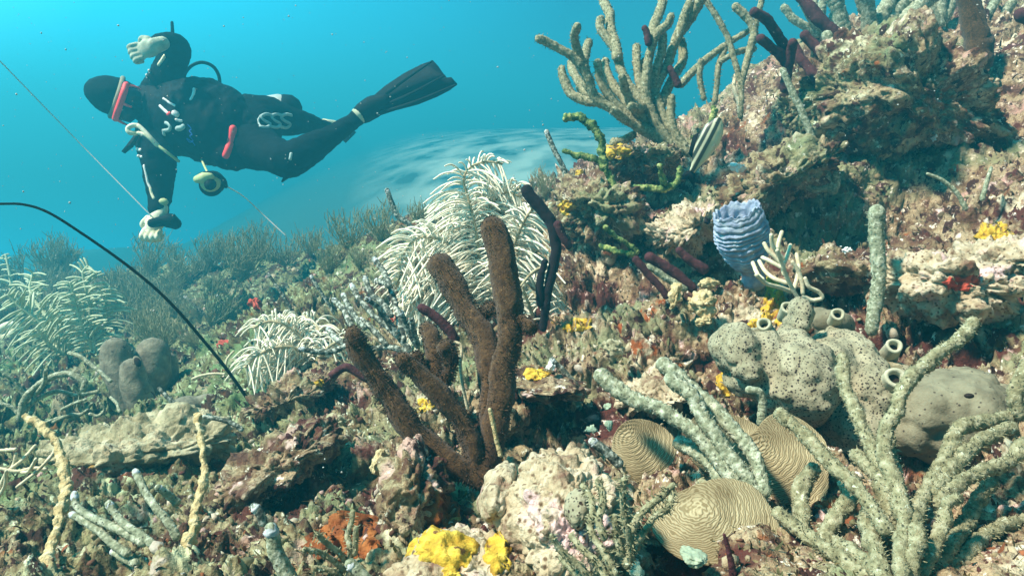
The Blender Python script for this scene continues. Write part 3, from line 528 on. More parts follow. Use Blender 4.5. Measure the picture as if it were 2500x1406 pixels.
colony('sea_rod', 'slim pale green rod leaning across the upper right mound', 'coral', (2030, 462), 1.55, 'grey_rod', [
    [(1912,172),(1932,220),(1954,265),(1976,318),(1998,379),(2016,423),(2030,462)], [(1958,448),(1985,462),(2012,460),(2030,455)], [(2040,425),(2042,445),(2034,465)]], w=(15, 21), fuzz=10, dt=.02)
colony('sea_rod', 'broad pale gorgonian branches curving up at the top right edge', 'coral', (2150, 130), 2.15, 'grey_rod', [
    [(2190,-30),(2165,15),(2145,60),(2140,115)], [(2290,-20),(2240,20),(2200,60),(2175,115)], [(2030,-20),(2048,30),(2062,75),(2080,110)], [(2105,-20),(2118,25),(2125,70),(2140,120)], [(2225,-30),(2195,20),(2170,60),(2150,115)]], w=(40, 34), jit=.14, fuzz=20, flen=.007)
colony('sea_rod', 'pale green sea rod crowded against the upper edge left of the broad branches', 'coral', (2010, 90), 2.4, 'grey_rod', [
    [(1948,-30),(1962,10),(1980,45),(2000,80)], [(2010,-30),(2008,10),(2006,50),(2010,88)], [(1915,20),(1935,45),(1965,65),(1995,85)], [(2060,-20),(2045,15),(2030,50),(2015,85)], [(1985,-20),(1988,15),(1995,50)]], w=(20, 18), dt=.1, fuzz=14, flen=.006)
colony('sea_rod', 'pale green sea rod at the upper edge right of the broad branches', 'coral', (2300, 60), 2.3, 'grey_rod', [
    [(2250,-30),(2262,5),(2280,35),(2298,58)], [(2300,-30),(2300,5),(2300,50)], [(2335,-30),(2325,5),(2310,45)], [(2440,-20),(2425,15),(2400,45),(2370,70)], [(2470,10),(2450,35),(2420,55)]], w=(24, 20), dt=.1, fuzz=14, flen=.006)
colony('sea_rod', 'stubby pale branch curling along the mound behind the maroon fingers', 'coral', (2170, 125), 1.8, 'grey_rod', [[(2018,88),(2035,115),(2070,130),(2105,118),(2145,105),(2172,118)]], w=(26, 26), dt=0, fuzz=15)
colony('sea_rod', 'thick brown column at the top right corner', 'coral', (2392, 150), 1.85, 'brown_rod', [[(2350,-40),(2366,10),(2380,60),(2392,110),(2392,150)]], w=(52, 60), dt=0, fuzz=25, flen=.006)
colony('finger_sponge', 'dark purple knob cut off by the right edge near the top', 'sponge', (2530, 60), 1.8, 'maroon_rod', [[(2494,38),(2510,45),(2535,60)]], w=(36, 30), pname='finger', dt=0)

def rope(label, D, brs, w=(20, 22)):
    colony('rope_sponge', label, 'sponge', brs[0][-1], D, 'green_rope', brs, w=w, pname='strand', jit=.22, lump=.45, dt=.04, group='green rope sponges around the rock hollow')
rope('green rope sponge arching with a pale tip over the blue water', 1.62, [[(1382,291),(1413,287),(1448,309),(1466,340),(1470,379),(1478,415)]], (18, 20))
rope('long green rope sponge crawling down over the jutting rock', 1.52, [[(1378,370),(1413,379),(1453,388),(1475,410),(1497,445),(1523,476),(1535,515)], [(1490,470),(1512,485),(1530,505)]], (14, 24))
rope('green rope sponge with a raised tip across the hollow', 1.50, [[(1660,410),(1655,440),(1640,455),(1612,463),(1585,459),(1545,461)], [(1610,405),(1615,430),(1628,458)]], (13, 17))
rope('short green rope sponges at the lower lip of the hollow', 1.42, [[(1478,555),(1500,575),(1530,595),(1555,615)], [(1468,600),(1500,612),(1545,620)]], (13, 13))
rope('green rope sponge strands hanging beside the striped fish', 1.75, [[(1748,269),(1736,300),(1715,325),(1690,335)], [(1742,262),(1738,285),(1730,310)]], (11, 10))

# the brown sea rod in the middle
colony('sea_rod', 'thick fuzzy brown sea rod with three tall stems in the middle foreground', 'coral', (1178, 1175), .74, 'brown_rod', [
    {'p': [(864,822),(877,852),(905,893),(938,951),(984,1016),(1030,1072),(1086,1118),(1140,1150),(1182,1168)], 'w': (54, 66), 'dt': -.04},
    {'p': [(1074,648),(1104,694),(1136,753),(1170,808),(1190,859),(1197,924),(1199,993),(1196,1062),(1186,1150)], 'w': (62, 55), 'dt': .05},
    {'p': [(1204,558),(1221,612),(1234,681),(1243,748),(1246,814),(1234,880),(1222,960),(1212,1040),(1196,1120)], 'w': (62, 62), 'dt': .0},
    {'p': [(1044,804),(1056,831),(1060,877),(1058,930),(1064,955)], 'w': (40, 32), 'dt': .03}, {'p': [(986,880),(1024,912),(1062,951),(1104,998),(1136,1044),(1158,1110),(1176,1160)], 'w': (44, 52), 'dt': -.03},
    {'p': [(1090,850),(1100,880),(1092,915),(1075,945)], 'w': (46, 28), 'dt': -.01}, {'p': [(1295,800),(1272,785),(1250,800)], 'w': (34, 40), 'dt': -.01}, {'p': [(1172,775),(1195,752),(1232,755)], 'w': (26, 28), 'dt': .05},
    {'p': [(1018,868),(1026,895),(1034,915)], 'w': (24, 26), 'dt': .0}],
    lean=.10, seg=36, jit=.05, lump=.20, fuzz=110, flen=.0030, pname='stem')
colony('finger_sponge', 'dark purple tube with a pale mouth left of the tall brown stems', 'sponge', (1110, 830), .95, 'maroon_rod', [[(1030,752),(1067,776),(1099,808),(1110,830)]], w=(24, 26), pname='finger', dt=0, jit=.05)
colony('finger_sponge', 'bent purple tube poking out left of the leaning brown stem', 'sponge', (900, 925), .95, 'maroon_rod', [[(812,914),(845,897),(882,915),(900,925)]], w=(20, 22), pname='finger', dt=0, jit=.05)
colony('gorgonian', 'pinkish bare twig looping between the brown stems', 'coral', (1140, 1000), .82, 'twig', [[(1066,858),(1088,838),(1115,836),(1128,850),(1124,890),(1130,940),(1142,1000)]], w=(8, 8), dt=0, fuzz=0, seg=8)
colony('gorgonian', 'thin crusted stalk in front of the tall brown stem', 'coral', (1222, 1110), .72, 'crust_rod', [[(1196,1000),(1205,1040),(1212,1075),(1222,1110)]], w=(10, 12), dt=0, seg=8)

colony('sea_rod', 'dark ashen sea rod with white tipped branches left of the brown sea rod', 'coral', (985, 862), 1.12, 'ashen_rod', [
    [(815,732),(840,757),(859,794),(890,825)], [(859,697),(877,729),(914,771),(951,803),(984,835),(1000,855)], [(914,632),(938,665),(951,697),(965,743),(975,785),(985,830)], [(919,686),(938,690),(950,698)],
    [(734,852),(776,859),(817,857),(845,845),(880,848)], [(801,803),(822,827),(850,842)], [(885,848),(919,850),(951,847),(993,859)], [(891,679),(905,715),(933,740),(955,770)], [(979,762),(993,799),(1016,840)], [(882,780),(914,808),(942,840)],
    [(838,720),(850,745),(868,775),(890,800)], [(896,730),(925,752),(950,790),(975,825)], [(1005,780),(1010,810),(1020,845)]], w=(13, 15), lean=.25, dt=.08, tips=range(13), jit=.16, seg=12)
for pts, lab, D in [([(945,465),(957,497),(970,527),(997,547),(1010,580)], 'slim grey rod standing against the sand behind the cream plume', 2.3), ([(1334,322),(1351,362),(1369,397),(1382,432),(1384,470)], 'slim leaning rod left of the arching green rope sponge', 1.95),
                     ([(655,670),(680,705),(705,745),(725,790)], 'thin white tipped whip on the slope above the left cream plume', 1.9), ([(760,675),(775,700),(795,730),(815,765)], 'thin white tipped whip left of the ashen sea rod', 1.7), ([(452,725),(475,745),(505,772)], 'short white tipped whip beside the black whip', 1.9), ([(532,722),(548,745),(565,770)], 'short white tipped whip just right of the black whip', 1.95)]:
    colony('sea_whip', lab, 'coral', pts[-1], D, 'ashen_rod', [pts], w=(12 if D > 1.91 and pts[0][0] > 900 else 8, 14 if pts[0][0] > 900 else 8), dt=0, tips=(0,), seg=10, group='slim white tipped whips')
colony('sea_rod', 'pale side branch lying along the rock beside the slim leaning rod', 'coral', (1462, 442), 1.75, 'grey_rod', [[(1382,440),(1410,436),(1440,440),(1462,442)]], w=(15, 14), dt=0)

colony('finger_sponge', 'black paddle shaped tube sponge at the right of the cream plume', 'sponge', (1326, 800), 1.24, 'black_rod', [
    {'p': [(1287,466),(1304,490),(1331,522),(1348,546),(1355,580),(1358,614),(1351,654),(1340,697),(1333,745),(1326,800)], 'w': (32, 20)}, {'p': [(1362,548),(1375,580),(1388,600)], 'w': (20, 18), 'm': 'maroon_rod'}, {'p': [(1330,640),(1318,690),(1320,740)], 'w': (16, 22)}], pname='finger', dt=.02, jit=.04, lump=.15)
colony('sea_rod', 'grey green forked rod tucked behind the black paddle sponge', 'coral', (1315, 600), 1.42, 'grey_rod', [[(1277,520),(1301,544),(1318,570),(1312,600)], [(1392,606),(1378,582),(1362,560),(1352,545)]], w=(16, 18), dt=.02)
VF = [([(1553,634),(1577,663),(1606,695),(1627,722)], (19, 18), 'slim maroon finger leftmost of the three below the hollow'), ([(1586,628),(1620,649),(1656,674),(1690,703)], (26, 26), 'thick maroon finger in the middle of the three below the hollow'), ([(1659,612),(1684,635),(1718,657)], (20, 26), 'short maroon finger nearest the blue vase sponge')]
for p, ww, lab in VF:
    colony('finger_sponge', lab, 'sponge', p[-1], 1.2, 'maroon_rod', [p], w=ww, pname='finger', dt=0, jit=.05, group='maroon fingers below the hollow')
colony('sea_rod', 'grey rod running beside the slim maroon finger', 'coral', (1672, 700), 1.2, 'grey_rod', [[(1585,650),(1612,668),(1645,690),(1672,702)]], w=(16, 22), dt=0)
colony('sea_rod', 'little grey rod with a dark shaft right of the white shell scrap', 'coral', (1412, 945), 1.02, 'ashen_rod', [[(1347,878),(1370,900),(1392,923),(1412,945)]], w=(14, 14), dt=0, tips=(0,))
colony('sea_rod', 'tall straight grey green rod standing at right above the porous sponge', 'coral', (2128, 800), 1.02, 'grey_rod', [[(2140,518),(2139,560),(2142,610),(2146,670),(2140,730),(2132,770),(2128,805)]], w=(38, 32), dt=0, fuzz=20, flen=.004, jit=.12)
colony('gorgonian', 'ivory forked gorgonian between the blue vase sponge and the porous sponge', 'coral', (1952, 735), 1.05, 'twig', [
    [(1883,574),(1885,595),(1896,615),(1912,632)], [(1909,567),(1902,588),(1898,612)], [(1930,599),(1920,630),(1912,650),(1914,668)], [(1866,595),(1876,612),(1895,630),(1912,648)], [(1838,642),(1850,670),(1862,682)], [(1854,638),(1868,662),(1890,680),(1920,690)], [(1862,629),(1885,640),(1908,652)], [(1945,621),(1950,650),(1946,680),(1938,705)], [(1847,672),(1870,692),(1905,702),(1932,712)],
    [(1898,612),(1908,640),(1918,670),(1932,700),(1952,735)], [(1966,680),(1975,700),(1998,712),(2007,727),(1985,733),(1962,725)], [(1935,640),(1948,660),(1958,690),(1960,715)]], w=(10, 11), dt=.04, seg=8, jit=.05, lump=.05)
for p, lab in [([(2265,425),(2300,440),(2335,470),(2358,510)], 'drooping pale green blade on the right slope'), ([(2420,410),(2408,450),(2398,485)], 'straight thin green blade on the right slope near the edge')]:
    colony('sea_whip', lab, 'coral', p[-1], 1.35, 'grey_rod', [p], w=(8, 13), dt=0, seg=8, group='thin green blades on the right slope')

# long rods crossing over the plate corals
colony('sea_rod', 'bundle of long grey green rods lying over the plate corals', 'coral', (1880, 1215), .63, 'grey_rod', [
    [(1468,916),(1503,947),(1550,977),(1602,994),(1645,1020),(1688,1050),(1722,1084),(1757,1128),(1796,1179),(1840,1222)], [(1619,890),(1658,921),(1688,951),(1731,985),(1765,1020),(1804,1063),(1839,1110),(1856,1153),(1868,1200)],
    [(1640,925),(1688,964),(1714,1015),(1748,1067),(1787,1119),(1817,1158),(1855,1205)], [(1662,1080),(1701,1102),(1740,1140),(1765,1185),(1800,1225)], {'p': [(1714,1182),(1748,1218),(1796,1248),(1856,1261),(1910,1280),(1960,1315)], 'w': (30, 34), 'm': 'olive_rod'}, [(1845,1205),(1855,1260),(1848,1320),(1842,1345)]],
    w=(38, 32), lean=.22, dt=.03, jit=.18, seg=20, fuzz=8, flen=.003)
# big colony lower right
colony('sea_rod', 'big sprawling olive sea rod filling the lower right corner', 'coral', (2190, 1400), .50, 'olive_rod', [
    [(2374,787),(2351,820),(2295,862),(2234,913),(2201,955),(2187,1002),(2162,1052),(2158,1110),(2185,1180),(2205,1260),(2200,1400)], [(1905,1010),(1960,1060),(2030,1130),(2100,1200),(2160,1290)], [(2420,1180),(2390,1215),(2360,1270),(2320,1330),(2280,1400)], {'p': [(2240,1290),(2235,1330),(2225,1380),(2215,1430)], 'w': (40, 46)}, {'p': [(2120,1250),(2125,1300),(2140,1350),(2160,1410)], 'w': (40, 46)}, {'p': [(2480,1310),(2450,1340),(2400,1390),(2370,1450)], 'w': (36, 44)}, [(2057,876),(2061,937),(2085,997),(2108,1049),(2136,1114),(2173,1184),(2200,1260)], [(2169,1072),(2178,1123),(2187,1170),(2200,1250)],
    [(2540,1000),(2500,1007),(2453,1021),(2402,1030),(2351,1039),(2327,1077),(2304,1133),(2271,1184),(2243,1240),(2215,1330)], [(2470,1045),(2453,1049),(2402,1072),(2360,1100),(2320,1150),(2280,1200)], [(2337,1217),(2309,1231),(2304,1273),(2285,1324),(2250,1400)],
    {'p': [(2407,1277),(2397,1310),(2351,1333),(2318,1357),(2299,1403),(2290,1440)], 'w': (30, 44)}, {'p': [(1987,1147),(1959,1184),(1954,1226),(1963,1287),(1977,1352),(2005,1420)], 'w': (36, 42)}, {'p': [(2075,1170),(2071,1217),(2033,1277),(2019,1324),(2043,1380),(2070,1430)], 'w': (42, 40)},
    {'p': [(2190,1345),(2178,1300),(2173,1254),(2159,1207),(2150,1180)], 'w': (30, 34)}, [(2560,1262),(2500,1273),(2440,1288),(2390,1320),(2330,1380)], [(2089,1109),(2127,1147),(2173,1193)], [(2510,890),(2488,930),(2477,970),(2490,1010)], [(2500,1080),(2470,1120),(2400,1150),(2340,1180),(2290,1230)], [(1990,1290),(2030,1320),(2080,1345),(2140,1390)], [(2460,1360),(2420,1370),(2380,1400),(2360,1440)], [(1900,1250),(1960,1300),(2050,1360),(2120,1410)]],
    w=(30, 37), lean=.36, dt=.05, jit=.17, seg=22, fuzz=22, flen=.0026, lump=.26)
colony('gorgonian', 'bushy olive gorgonian at the lower edge in front of the dome coral', 'coral', (1510, 1420), .45, 'olive_rod', [
    [(1423,1186),(1442,1214),(1447,1253),(1442,1296),(1472,1343),(1500,1400)], [(1459,1175),(1472,1209),(1470,1240),(1462,1270),(1475,1310)], [(1524,1171),(1520,1214),(1524,1257),(1533,1304),(1541,1334),(1530,1380)], [(1643,1184),(1619,1209),(1584,1235),(1559,1261),(1540,1300)], [(1640,1205),(1632,1240),(1602,1257),(1580,1287),(1559,1322),(1533,1370)],
    [(1347,1309),(1373,1347),(1412,1378),(1440,1410)], [(1395,1309),(1421,1339),(1459,1373),(1480,1410)], [(1370,1360),(1400,1395),(1430,1420)], [(1500,1260),(1505,1300),(1515,1350)]], w=(15, 20), lean=.10, dt=.03, fuzz=12, flen=.003)
colony('gorgonian', 'small forked olive gorgonian in front of the rust sponge', 'coral', (855, 1400), .58, 'olive_rod', [[(861,1251),(857,1277),(848,1306),(854,1332),(857,1400)], [(869,1290),(868,1320),(866,1350)], [(773,1303),(799,1326),(825,1347),(845,1370)], [(744,1341),(779,1347),(808,1364),(840,1390)], [(770,1385),(800,1390),(830,1400)]], w=(13, 15), dt=.02, fuzz=6, flen=.003)
# lower left
colony('crusted_rod', 'leaning mustard crusted rod with an orange tip nearest the left edge', 'coral', (105, 1425), .66, 'crust_rod', [{'p': [(64,1018),(100,1040),(135,1078),(150,1120),(160,1180),(148,1245),(138,1290),(122,1350),(105,1425)], 'w': (18, 26)}, {'p': [(158,1165),(170,1205),(150,1250),(138,1280)], 'w': (20, 16)}], dt=0, lean=.35, jit=.10, lump=.6, seg=18)
colony('crusted_rod', 'tall twisted mustard crusted rod in front of the pale slab', 'coral', (390, 1425), .62, 'crust_rod', [{'p': [(481,1015),(490,1060),(495,1110),(500,1160),(490,1210),(475,1260),(472,1300),(448,1350),(390,1425)], 'w': (17, 22)}, {'p': [(462,1315),(455,1350),(440,1378)], 'w': (30, 14)}], dt=0, lean=.35, jit=.10, lump=.6, seg=18)
colony('sea_rod', 'thin greenish rod lying at the tip of the twisted mustard rod', 'coral', (585, 1050), .9, 'ashen_rod', [[(498,1017),(530,1022),(565,1032),(590,1048)]], w=(10, 12), dt=0)
colony('sea_rod', 'grey rod with blue white tips sprawling over the lower left slope', 'coral', (380, 1345), .62, 'grey_rod', [
    [(182,1206),(188,1235),(221,1261),(260,1278),(305,1300),(350,1325)], [(175,1255),(211,1274),(247,1300),(279,1330),(310,1350)], [(266,1229),(282,1255),(311,1284),(350,1310),(385,1340)], [(331,1151),(344,1177),(360,1210),(383,1242),(415,1280),(430,1310)], [(386,1190),(409,1206),(431,1226)], [(276,1346),(305,1362),(330,1375)]], w=(17, 21), dt=.03, lean=.25, tips=range(6), jit=.12)
colony('sea_rod', 'thick pale stub of sea rod rising from the lower edge', 'coral', (715, 1430), .56, 'grey_rod', [[(662,1291),(668,1323),(681,1362),(715,1430)]], w=(34, 42), dt=0, tips=(0,), jit=.07, seg=22)
colony('sea_rod', 'short bent rod with a white tip above the thick pale stub', 'coral', (640, 1275), .66, 'ashen_rod', [[(622,1238),(636,1255),(642,1275)]], w=(24, 22), dt=0, tips=(0,))
colony('sea_rod', 'pale rod tip poking in at the lower edge by the forked gorgonian', 'coral', (905, 1430), .54, 'grey_rod', [[(855,1377),(880,1398),(910,1430)]], w=(28, 32), dt=0, tips=(0,))
colony('gorgonian', 'pale arching gorgonian branch curving over at the left', 'coral', (55, 1020), 1.15, 'grey_rod', [{'p': [(203,950),(205,930),(160,912),(105,932),(62,972),(50,1020)], 'w': (14, 18)}, [(112,905),(108,935),(85,965)], [(240,955),(190,965),(140,955),(90,975),(60,1000)], [(10,915),(35,930),(60,965)], [(5,985),(30,995),(52,1015)], [(270,930),(235,900),(195,870),(170,862)]], w=(9, 11), dt=.05)
colony('gorgonian', 'bright white thin gorgonian twigs at the left edge', 'coral', (-10, 1200), .80, 'twig', [[(42,1188),(90,1150),(128,1110),(136,1095)], [(-5,1142),(40,1150),(85,1142),(110,1145)], [(40,1108),(30,1140),(12,1160),(-5,1200)], [(86,1088),(55,1122),(25,1145)], [(88,1120),(70,1150),(50,1152)], [(-10,1100),(20,1098),(38,1096)], [(15,1150),(12,1185),(-5,1215)]], w=(8, 9), dt=.03, seg=8)
colony('gorgonian', 'low tangle of pale gorgonian twigs on the slab at left', 'coral', (150, 1020), 1.08, 'grey_rod', [[(225,985),(200,1010),(170,1012),(130,1030)], [(105,1033),(150,1018),(190,1015),(215,1000)], [(180,940),(195,965),(190,990)], [(270,970),(285,985),(292,1005)], [(245,985),(255,1000),(240,1015),(220,1010)], [(210,975),(180,985),(150,1000)]], w=(7, 8), dt=.05, seg=8)
colony('sea_rod', 'grey rod slanting down right of the mauve tube sponges', 'coral', (480, 1015), 1.05, 'ashen_rod', [[(388,948),(415,975),(445,995),(480,1015)]], w=(9, 16), dt=0)
colony('sea_whip', 'white bare twig by the foot of the black whip', 'coral', (548, 912), 1.2, 'twig', [[(470,925),(490,917),(520,912),(548,913)], [(570,858),(556,875),(550,895)]], w=(6, 6), dt=0, seg=8)
colony('sea_whip', 'dark stub standing on the rubbly slab', 'coral', (735, 1095), .86, 'maroon_rod', [[(703,1062),(718,1080),(735,1097)]], w=(12, 14), dt=0)
colony('sea_whip', 'thin dark red spike at the lower edge below the lower plate coral', 'coral', (1790, 1400), .52, 'maroon_rod', [[(1768,1305),(1778,1340),(1790,1400)]], w=(8, 20), dt=0, jit=.05)
colony('sea_rod', 'white tipped grey rod poking out left of the round plate coral', 'coral', (1510, 1128), .70, 'ashen_rod', [[(1447,1078),(1470,1095),(1490,1112),(1510,1130)]], w=(22, 26), dt=0, tips=(0,))
colony('sea_rod', 'short curved green stalk above the large plate coral', 'coral', (1858, 1030), .80, 'grey_rod', [[(1830,952),(1852,958),(1862,985),(1858,1030)]], w=(22, 22), dt=0)

# black whip coral
wp = [(-40,500,.95),(0,498,.97),(60,500,1.0),(120,520,1.02),(200,570,1.04),(300,640,1.06),(380,705,1.07),(440,765,1.08),(500,835,1.09),(545,890,1.1),(585,945,1.1),(622,1000,1.1)]; wk = far(622, 1000, 1.1)/1.1; wp = [(a_, b_, c_*(1+(wk-1)*i_/11)) for i_, (a_, b_, c_) in enumerate(wp)]
mb = MB(); mb.tube([P(*q) for q in wp], [.5*8*q[2]/F*(.75+.35*k/11) for k, q in enumerate(wp)], 10, 1.2, .06)
solo('whip_coral', mb, M['whip'], 'long black whip coral arching in from the left edge', 'coral', P(*wp[-1]))

# ------------------------------------------------------------------ sea plumes
def plume(name, label, base, D, m, fronds, pl=70, pw=8, sp=9, droop=.35, stemw=10, group=None, dspread=.10, fwd=.55, var=.40):
    """feathery colony: every frond is an axis with two rows of drooping branchlets"""
    D0_ = D; D = min(far(*base, D), ground(*base)+.03); dspread = dspread*D/D0_; t = thing(name, label, 'coral', P(*base, D), group)
    for fr in fronds:
        ext_ = fr.get('l', pl) if isinstance(fr, dict) else pl; ax = fr['p'] if isinstance(fr, dict) else fr
        dd = RNG.uniform(-dspread, dspread); L = sum(math.dist(a, b) for a, b in zip(ax[1:], ax[:-1])); n = max(6, int(L/sp)); A2 = catmull(np.array(ax, float), n)
        dep = D+dd*np.linspace(0, 1, n); ms = MB(); ms.tube([P(x, y, d) for (x, y), d in zip(A2, dep)], np.linspace(stemw, stemw*.6, n)*.5*D/F, 8, 1.0)
        fo = part('frond', ms, M['plume_stem'] if m == 'plume' else M[m], t); mp = MB()
        T = np.gradient(A2, axis=0); T /= np.linalg.norm(T, axis=1)[:, None]+1e-9
        for k in range(n):
            for sd in (-1, 1):
                if RNG.random() < .08: continue
                u = k/(n-1); l = ext_*(.45+.75*math.sin(math.pi*min(1, .15+.85*u))**.7*(1 if u < .8 else .8))*RNG.uniform(.5, 1.3)
                nx, ny = -T[k, 1]*sd, T[k, 0]*sd; f2 = fwd+RNG.normal(0, var); dx, dy = nx+T[k, 0]*f2, ny+T[k, 1]*f2; q = math.hypot(dx, dy); dx /= q; dy /= q; dz = RNG.normal(0, .5); pts = []
                for s_ in (0, .35, .7, 1.0):
                    pts.append(P(A2[k, 0]+dx*l*s_, A2[k, 1]+dy*l*s_+droop*l*s_*s_, dep[k]+dz*l*s_*D/F))
                mp.tube(pts, np.array([.8, 1, 1, .7])*pw*.5*D/F*RNG.uniform(.75, 1.15), 6, 2.2, .06, nmin=7)
        part('branchlets', mp, M[m], fo)
    return t
plume('sea_plume', 'big bright cream sea plume behind the brown sea rod', (1215, 770), 1.45, 'plume', [
    [(1205,765),(1175,660),(1161,560),(1145,490),(1132,440),(1150,408),(1190,395),(1225,400)], [(1200,760),(1150,680),(1110,610),(1060,580),(1015,585),(985,620),(972,650)], [(1205,765),(1200,660),(1205,570),(1230,500),(1270,455)],
    [(1200,765),(1140,710),(1080,660),(1030,640),(985,665),(968,700)], [(1210,765),(1235,680),(1255,600),(1280,540),(1300,510)], [(1195,770),(1130,740),(1070,720),(1020,730),(990,760)], [(1215,770),(1260,690),(1290,640),(1315,610)],
    [(1200,760),(1165,690),(1130,600),(1105,540),(1085,490)], [(1200,765),(1150,640),(1165,570),(1210,510),(1250,490)], [(1220,770),(1265,730),(1300,700),(1330,690)], [(1205,765),(1180,700),(1120,650),(1070,640),(1040,660)], [(1200,770),(1150,730),(1100,700),(1050,690),(1010,690)], [(1215,765),(1245,700),(1262,640),(1262,580),(1285,545)], [(1200,700),(1160,600),(1120,570),(1080,560),(1040,600)], [(1190,560),(1200,500),(1235,470),(1270,480)], [(1200,765),(1185,640),(1185,540),(1200,480),(1225,450)]], pl=88, pw=4.7, sp=4.5, droop=.60, dspread=.14)
plume('sea_plume', 'low cream sea plume drooping on the slope left of the ashen sea rod', (760, 880), 1.45, 'plume', [
    [(775,880),(740,830),(700,795),(655,785),(620,800)], [(770,885),(720,850),(670,850),(625,870),(600,895)], [(770,880),(760,840),(720,800),(690,770)], [(775,885),(800,850),(830,830),(850,820)], [(770,890),(730,880),(690,890),(660,910)], [(775,880),(780,830),(770,790),(740,770)]], pl=76, pw=4.3, sp=4.4, droop=.75, dspread=.14)
plume('sea_plume', 'pale feathery plume standing upright behind the mauve tube sponges', (235, 860), 1.62, 'plume_green', [[(233,860),(223,790),(219,744),(209,702),(203,665),(215,650)], [(225,850),(200,790),(185,740),(172,690)], [(240,850),(255,790),(258,740),(268,700)]], pl=60, pw=5.4, sp=7, droop=.32, var=.20, fwd=.45)
plume('sea_plume', 'pale feathery plume leaning left near the yellow ring', (175, 880), 1.58, 'plume_green', [[(172,875),(150,825),(127,790),(92,744),(73,706),(81,668)], [(165,870),(120,840),(90,800)], [(160,870),(100,790),(50,750),(20,720)]], pl=60, pw=5.4, sp=7, droop=.32, var=.20, fwd=.45)
plume('sea_plume', 'dim feathery plume at the far left edge', (30, 760), 1.9, 'plume_green', [[(30,760),(27,690),(18,640),(14,622)], [(40,760),(60,720),(70,690)], [(10,760),(-10,720),(-20,690)]], pl=30, pw=5, sp=12, droop=.3)
plume('sea_plume', 'thin grey green plume frond right of the tall brown stem', (1330, 800), 1.35, 'plume', [[(1335,780),(1320,740),(1290,700),(1270,670)], [(1300,770),(1290,740),(1275,700)]], pl=40, pw=5, sp=10, droop=.2)
# sprigs on the black paddle sponge
plume('sea_plume', 'small sprig of cream branchlets crossing the black paddle sponge', (1290, 680), 1.28, 'plume', [[(1345,652),(1320,655),(1295,670),(1270,700)]], pl=34, pw=6, sp=14, droop=-.1)
# dim gorgonian bushes on the far slope, each one a copy of a few
def bush(seed, h=.30, nb=16):
    t = thing('gorgonian_bush', 'x', 'coral', (0, 0, 0), 'dim gorgonian bushes on the far slope'); mb = MB()
    for k in range(nb):
        a = RNG.uniform(0, 6.28); s = RNG.uniform(.15, 1.1); p = np.zeros(3); d = np.array([math.cos(a)*s, math.sin(a)*s, 1.0]); pts = [p]
        for j in range(4): d = d+RNG.normal(0, .16, 3)+np.array([-.03, 0, .12]); p = p+d/np.linalg.norm(d)*h*.27*RNG.uniform(.7, 1.2); pts.append(p)
        C, R, dr = mb.tube(pts, [.004, .0035, .003, .0025, .002], 6, 1.5, .1); 
        for q in range(7):
            j = RNG.integers(len(C)//4, len(C)); d2 = RNG.normal(0, .5, 3)+np.array([0, 0, .9]); mb.tube([C[j], C[j]+d2*.03, C[j]+d2*.055+np.array([0, 0, .015])], [.0028, .0025, .002], 5, 2.5, .1)
    part('branches', mb, M['bush'], t); return t
protos = [bush(1, .30, 30), bush(2, .34, 34), bush(3, .24, 26)]
BP = [(560,590,3.1,.85,'tallest dim gorgonian bush below the reel'),(640,600,2.9,.8,'dim gorgonian bush right of the tallest one below the reel'),(760,585,2.9,.9,'dim gorgonian bush where the line sinks to the reef'),(850,590,2.75,1.0,'dim gorgonian bush left of the slim grey rod'),(930,575,2.6,.9,'dim gorgonian bush at the left foot of the slim grey rod'),(1030,540,2.7,.9,'dim gorgonian bush right of the slim grey rod'),
      (700,640,2.5,.8,'dim low bush on the dark slope under the sinking line'),(800,650,2.3,.8,'dim bush on the slope above the ashen sea rod'),(880,640,2.2,.7,'dim bush just left of the big cream plume'),(360,670,2.5,.6,'dim bush on the skyline right of the upright left plume'),(290,700,2.3,.6,'dim bush behind the upright left plume'),(480,660,2.6,.6,'dim bush crossed by nothing on the skyline right of the black whip'),(110,690,2.4,.7,'dim bush behind the leaning left plume'),
      (420,760,2.0,.6,'dim bush on the mid slope touching the black whip'),(520,700,2.2,.6,'dim bush on the mid slope right of the black whip'),(1110,530,2.4,.8,'dim bush peeping behind the crest of the big cream plume'),(1330,470,2.3,.7,'dim bush behind the black paddle tip'),(1400,450,2.4,.6,'dim bush behind the slim leaning rod'),(560,780,1.95,.5,'dim bush above the left cream plume')]
for k, (x, y, d, sc, lab) in enumerate(BP):
    d = far(x, y, d)
    while not on_slope(x, y): y += 6
    y += 6
    pr = protos[k % 3]
    if k < 3: o = pr
    else:
        o = pr.copy(); COL.objects.link(o)
        for ch in list(pr.children):
            c = ch.copy(); COL.objects.link(c); c.parent = o
    g = ground(x, y)
    o.location = P(x, y, g)-np.array([0, 0, .02]); o.scale = (sc*.155*g,)*3; o.rotation_euler = (0, 0, k*1.3); o['label'] = lab

for k in range(46):
    x, y = RNG.uniform(-60, 620), RNG.uniform(640, 860)
    if x > 520 and y > 720: x -= 200
    while not on_slope(x, y): y += 8
    pr = protos[k % 3]; o = pr.copy(); COL.objects.link(o)
    for ch in list(pr.children):
        c = ch.copy(); COL.objects.link(c); c.parent = o
    g = ground(x, y); o.location = P(x, y, g)-np.array([0, 0, .015]); o.scale = (RNG.uniform(.09, .18)*g,)*3; o.rotation_euler = (RNG.uniform(-.3, .3), RNG.uniform(-.5, .1), RNG.uniform(0, 6)); o['label'] = 'small dim gorgonian tuft scattered over the hazy left slope'; o['group'] = 'small gorgonian tufts on the left slope'
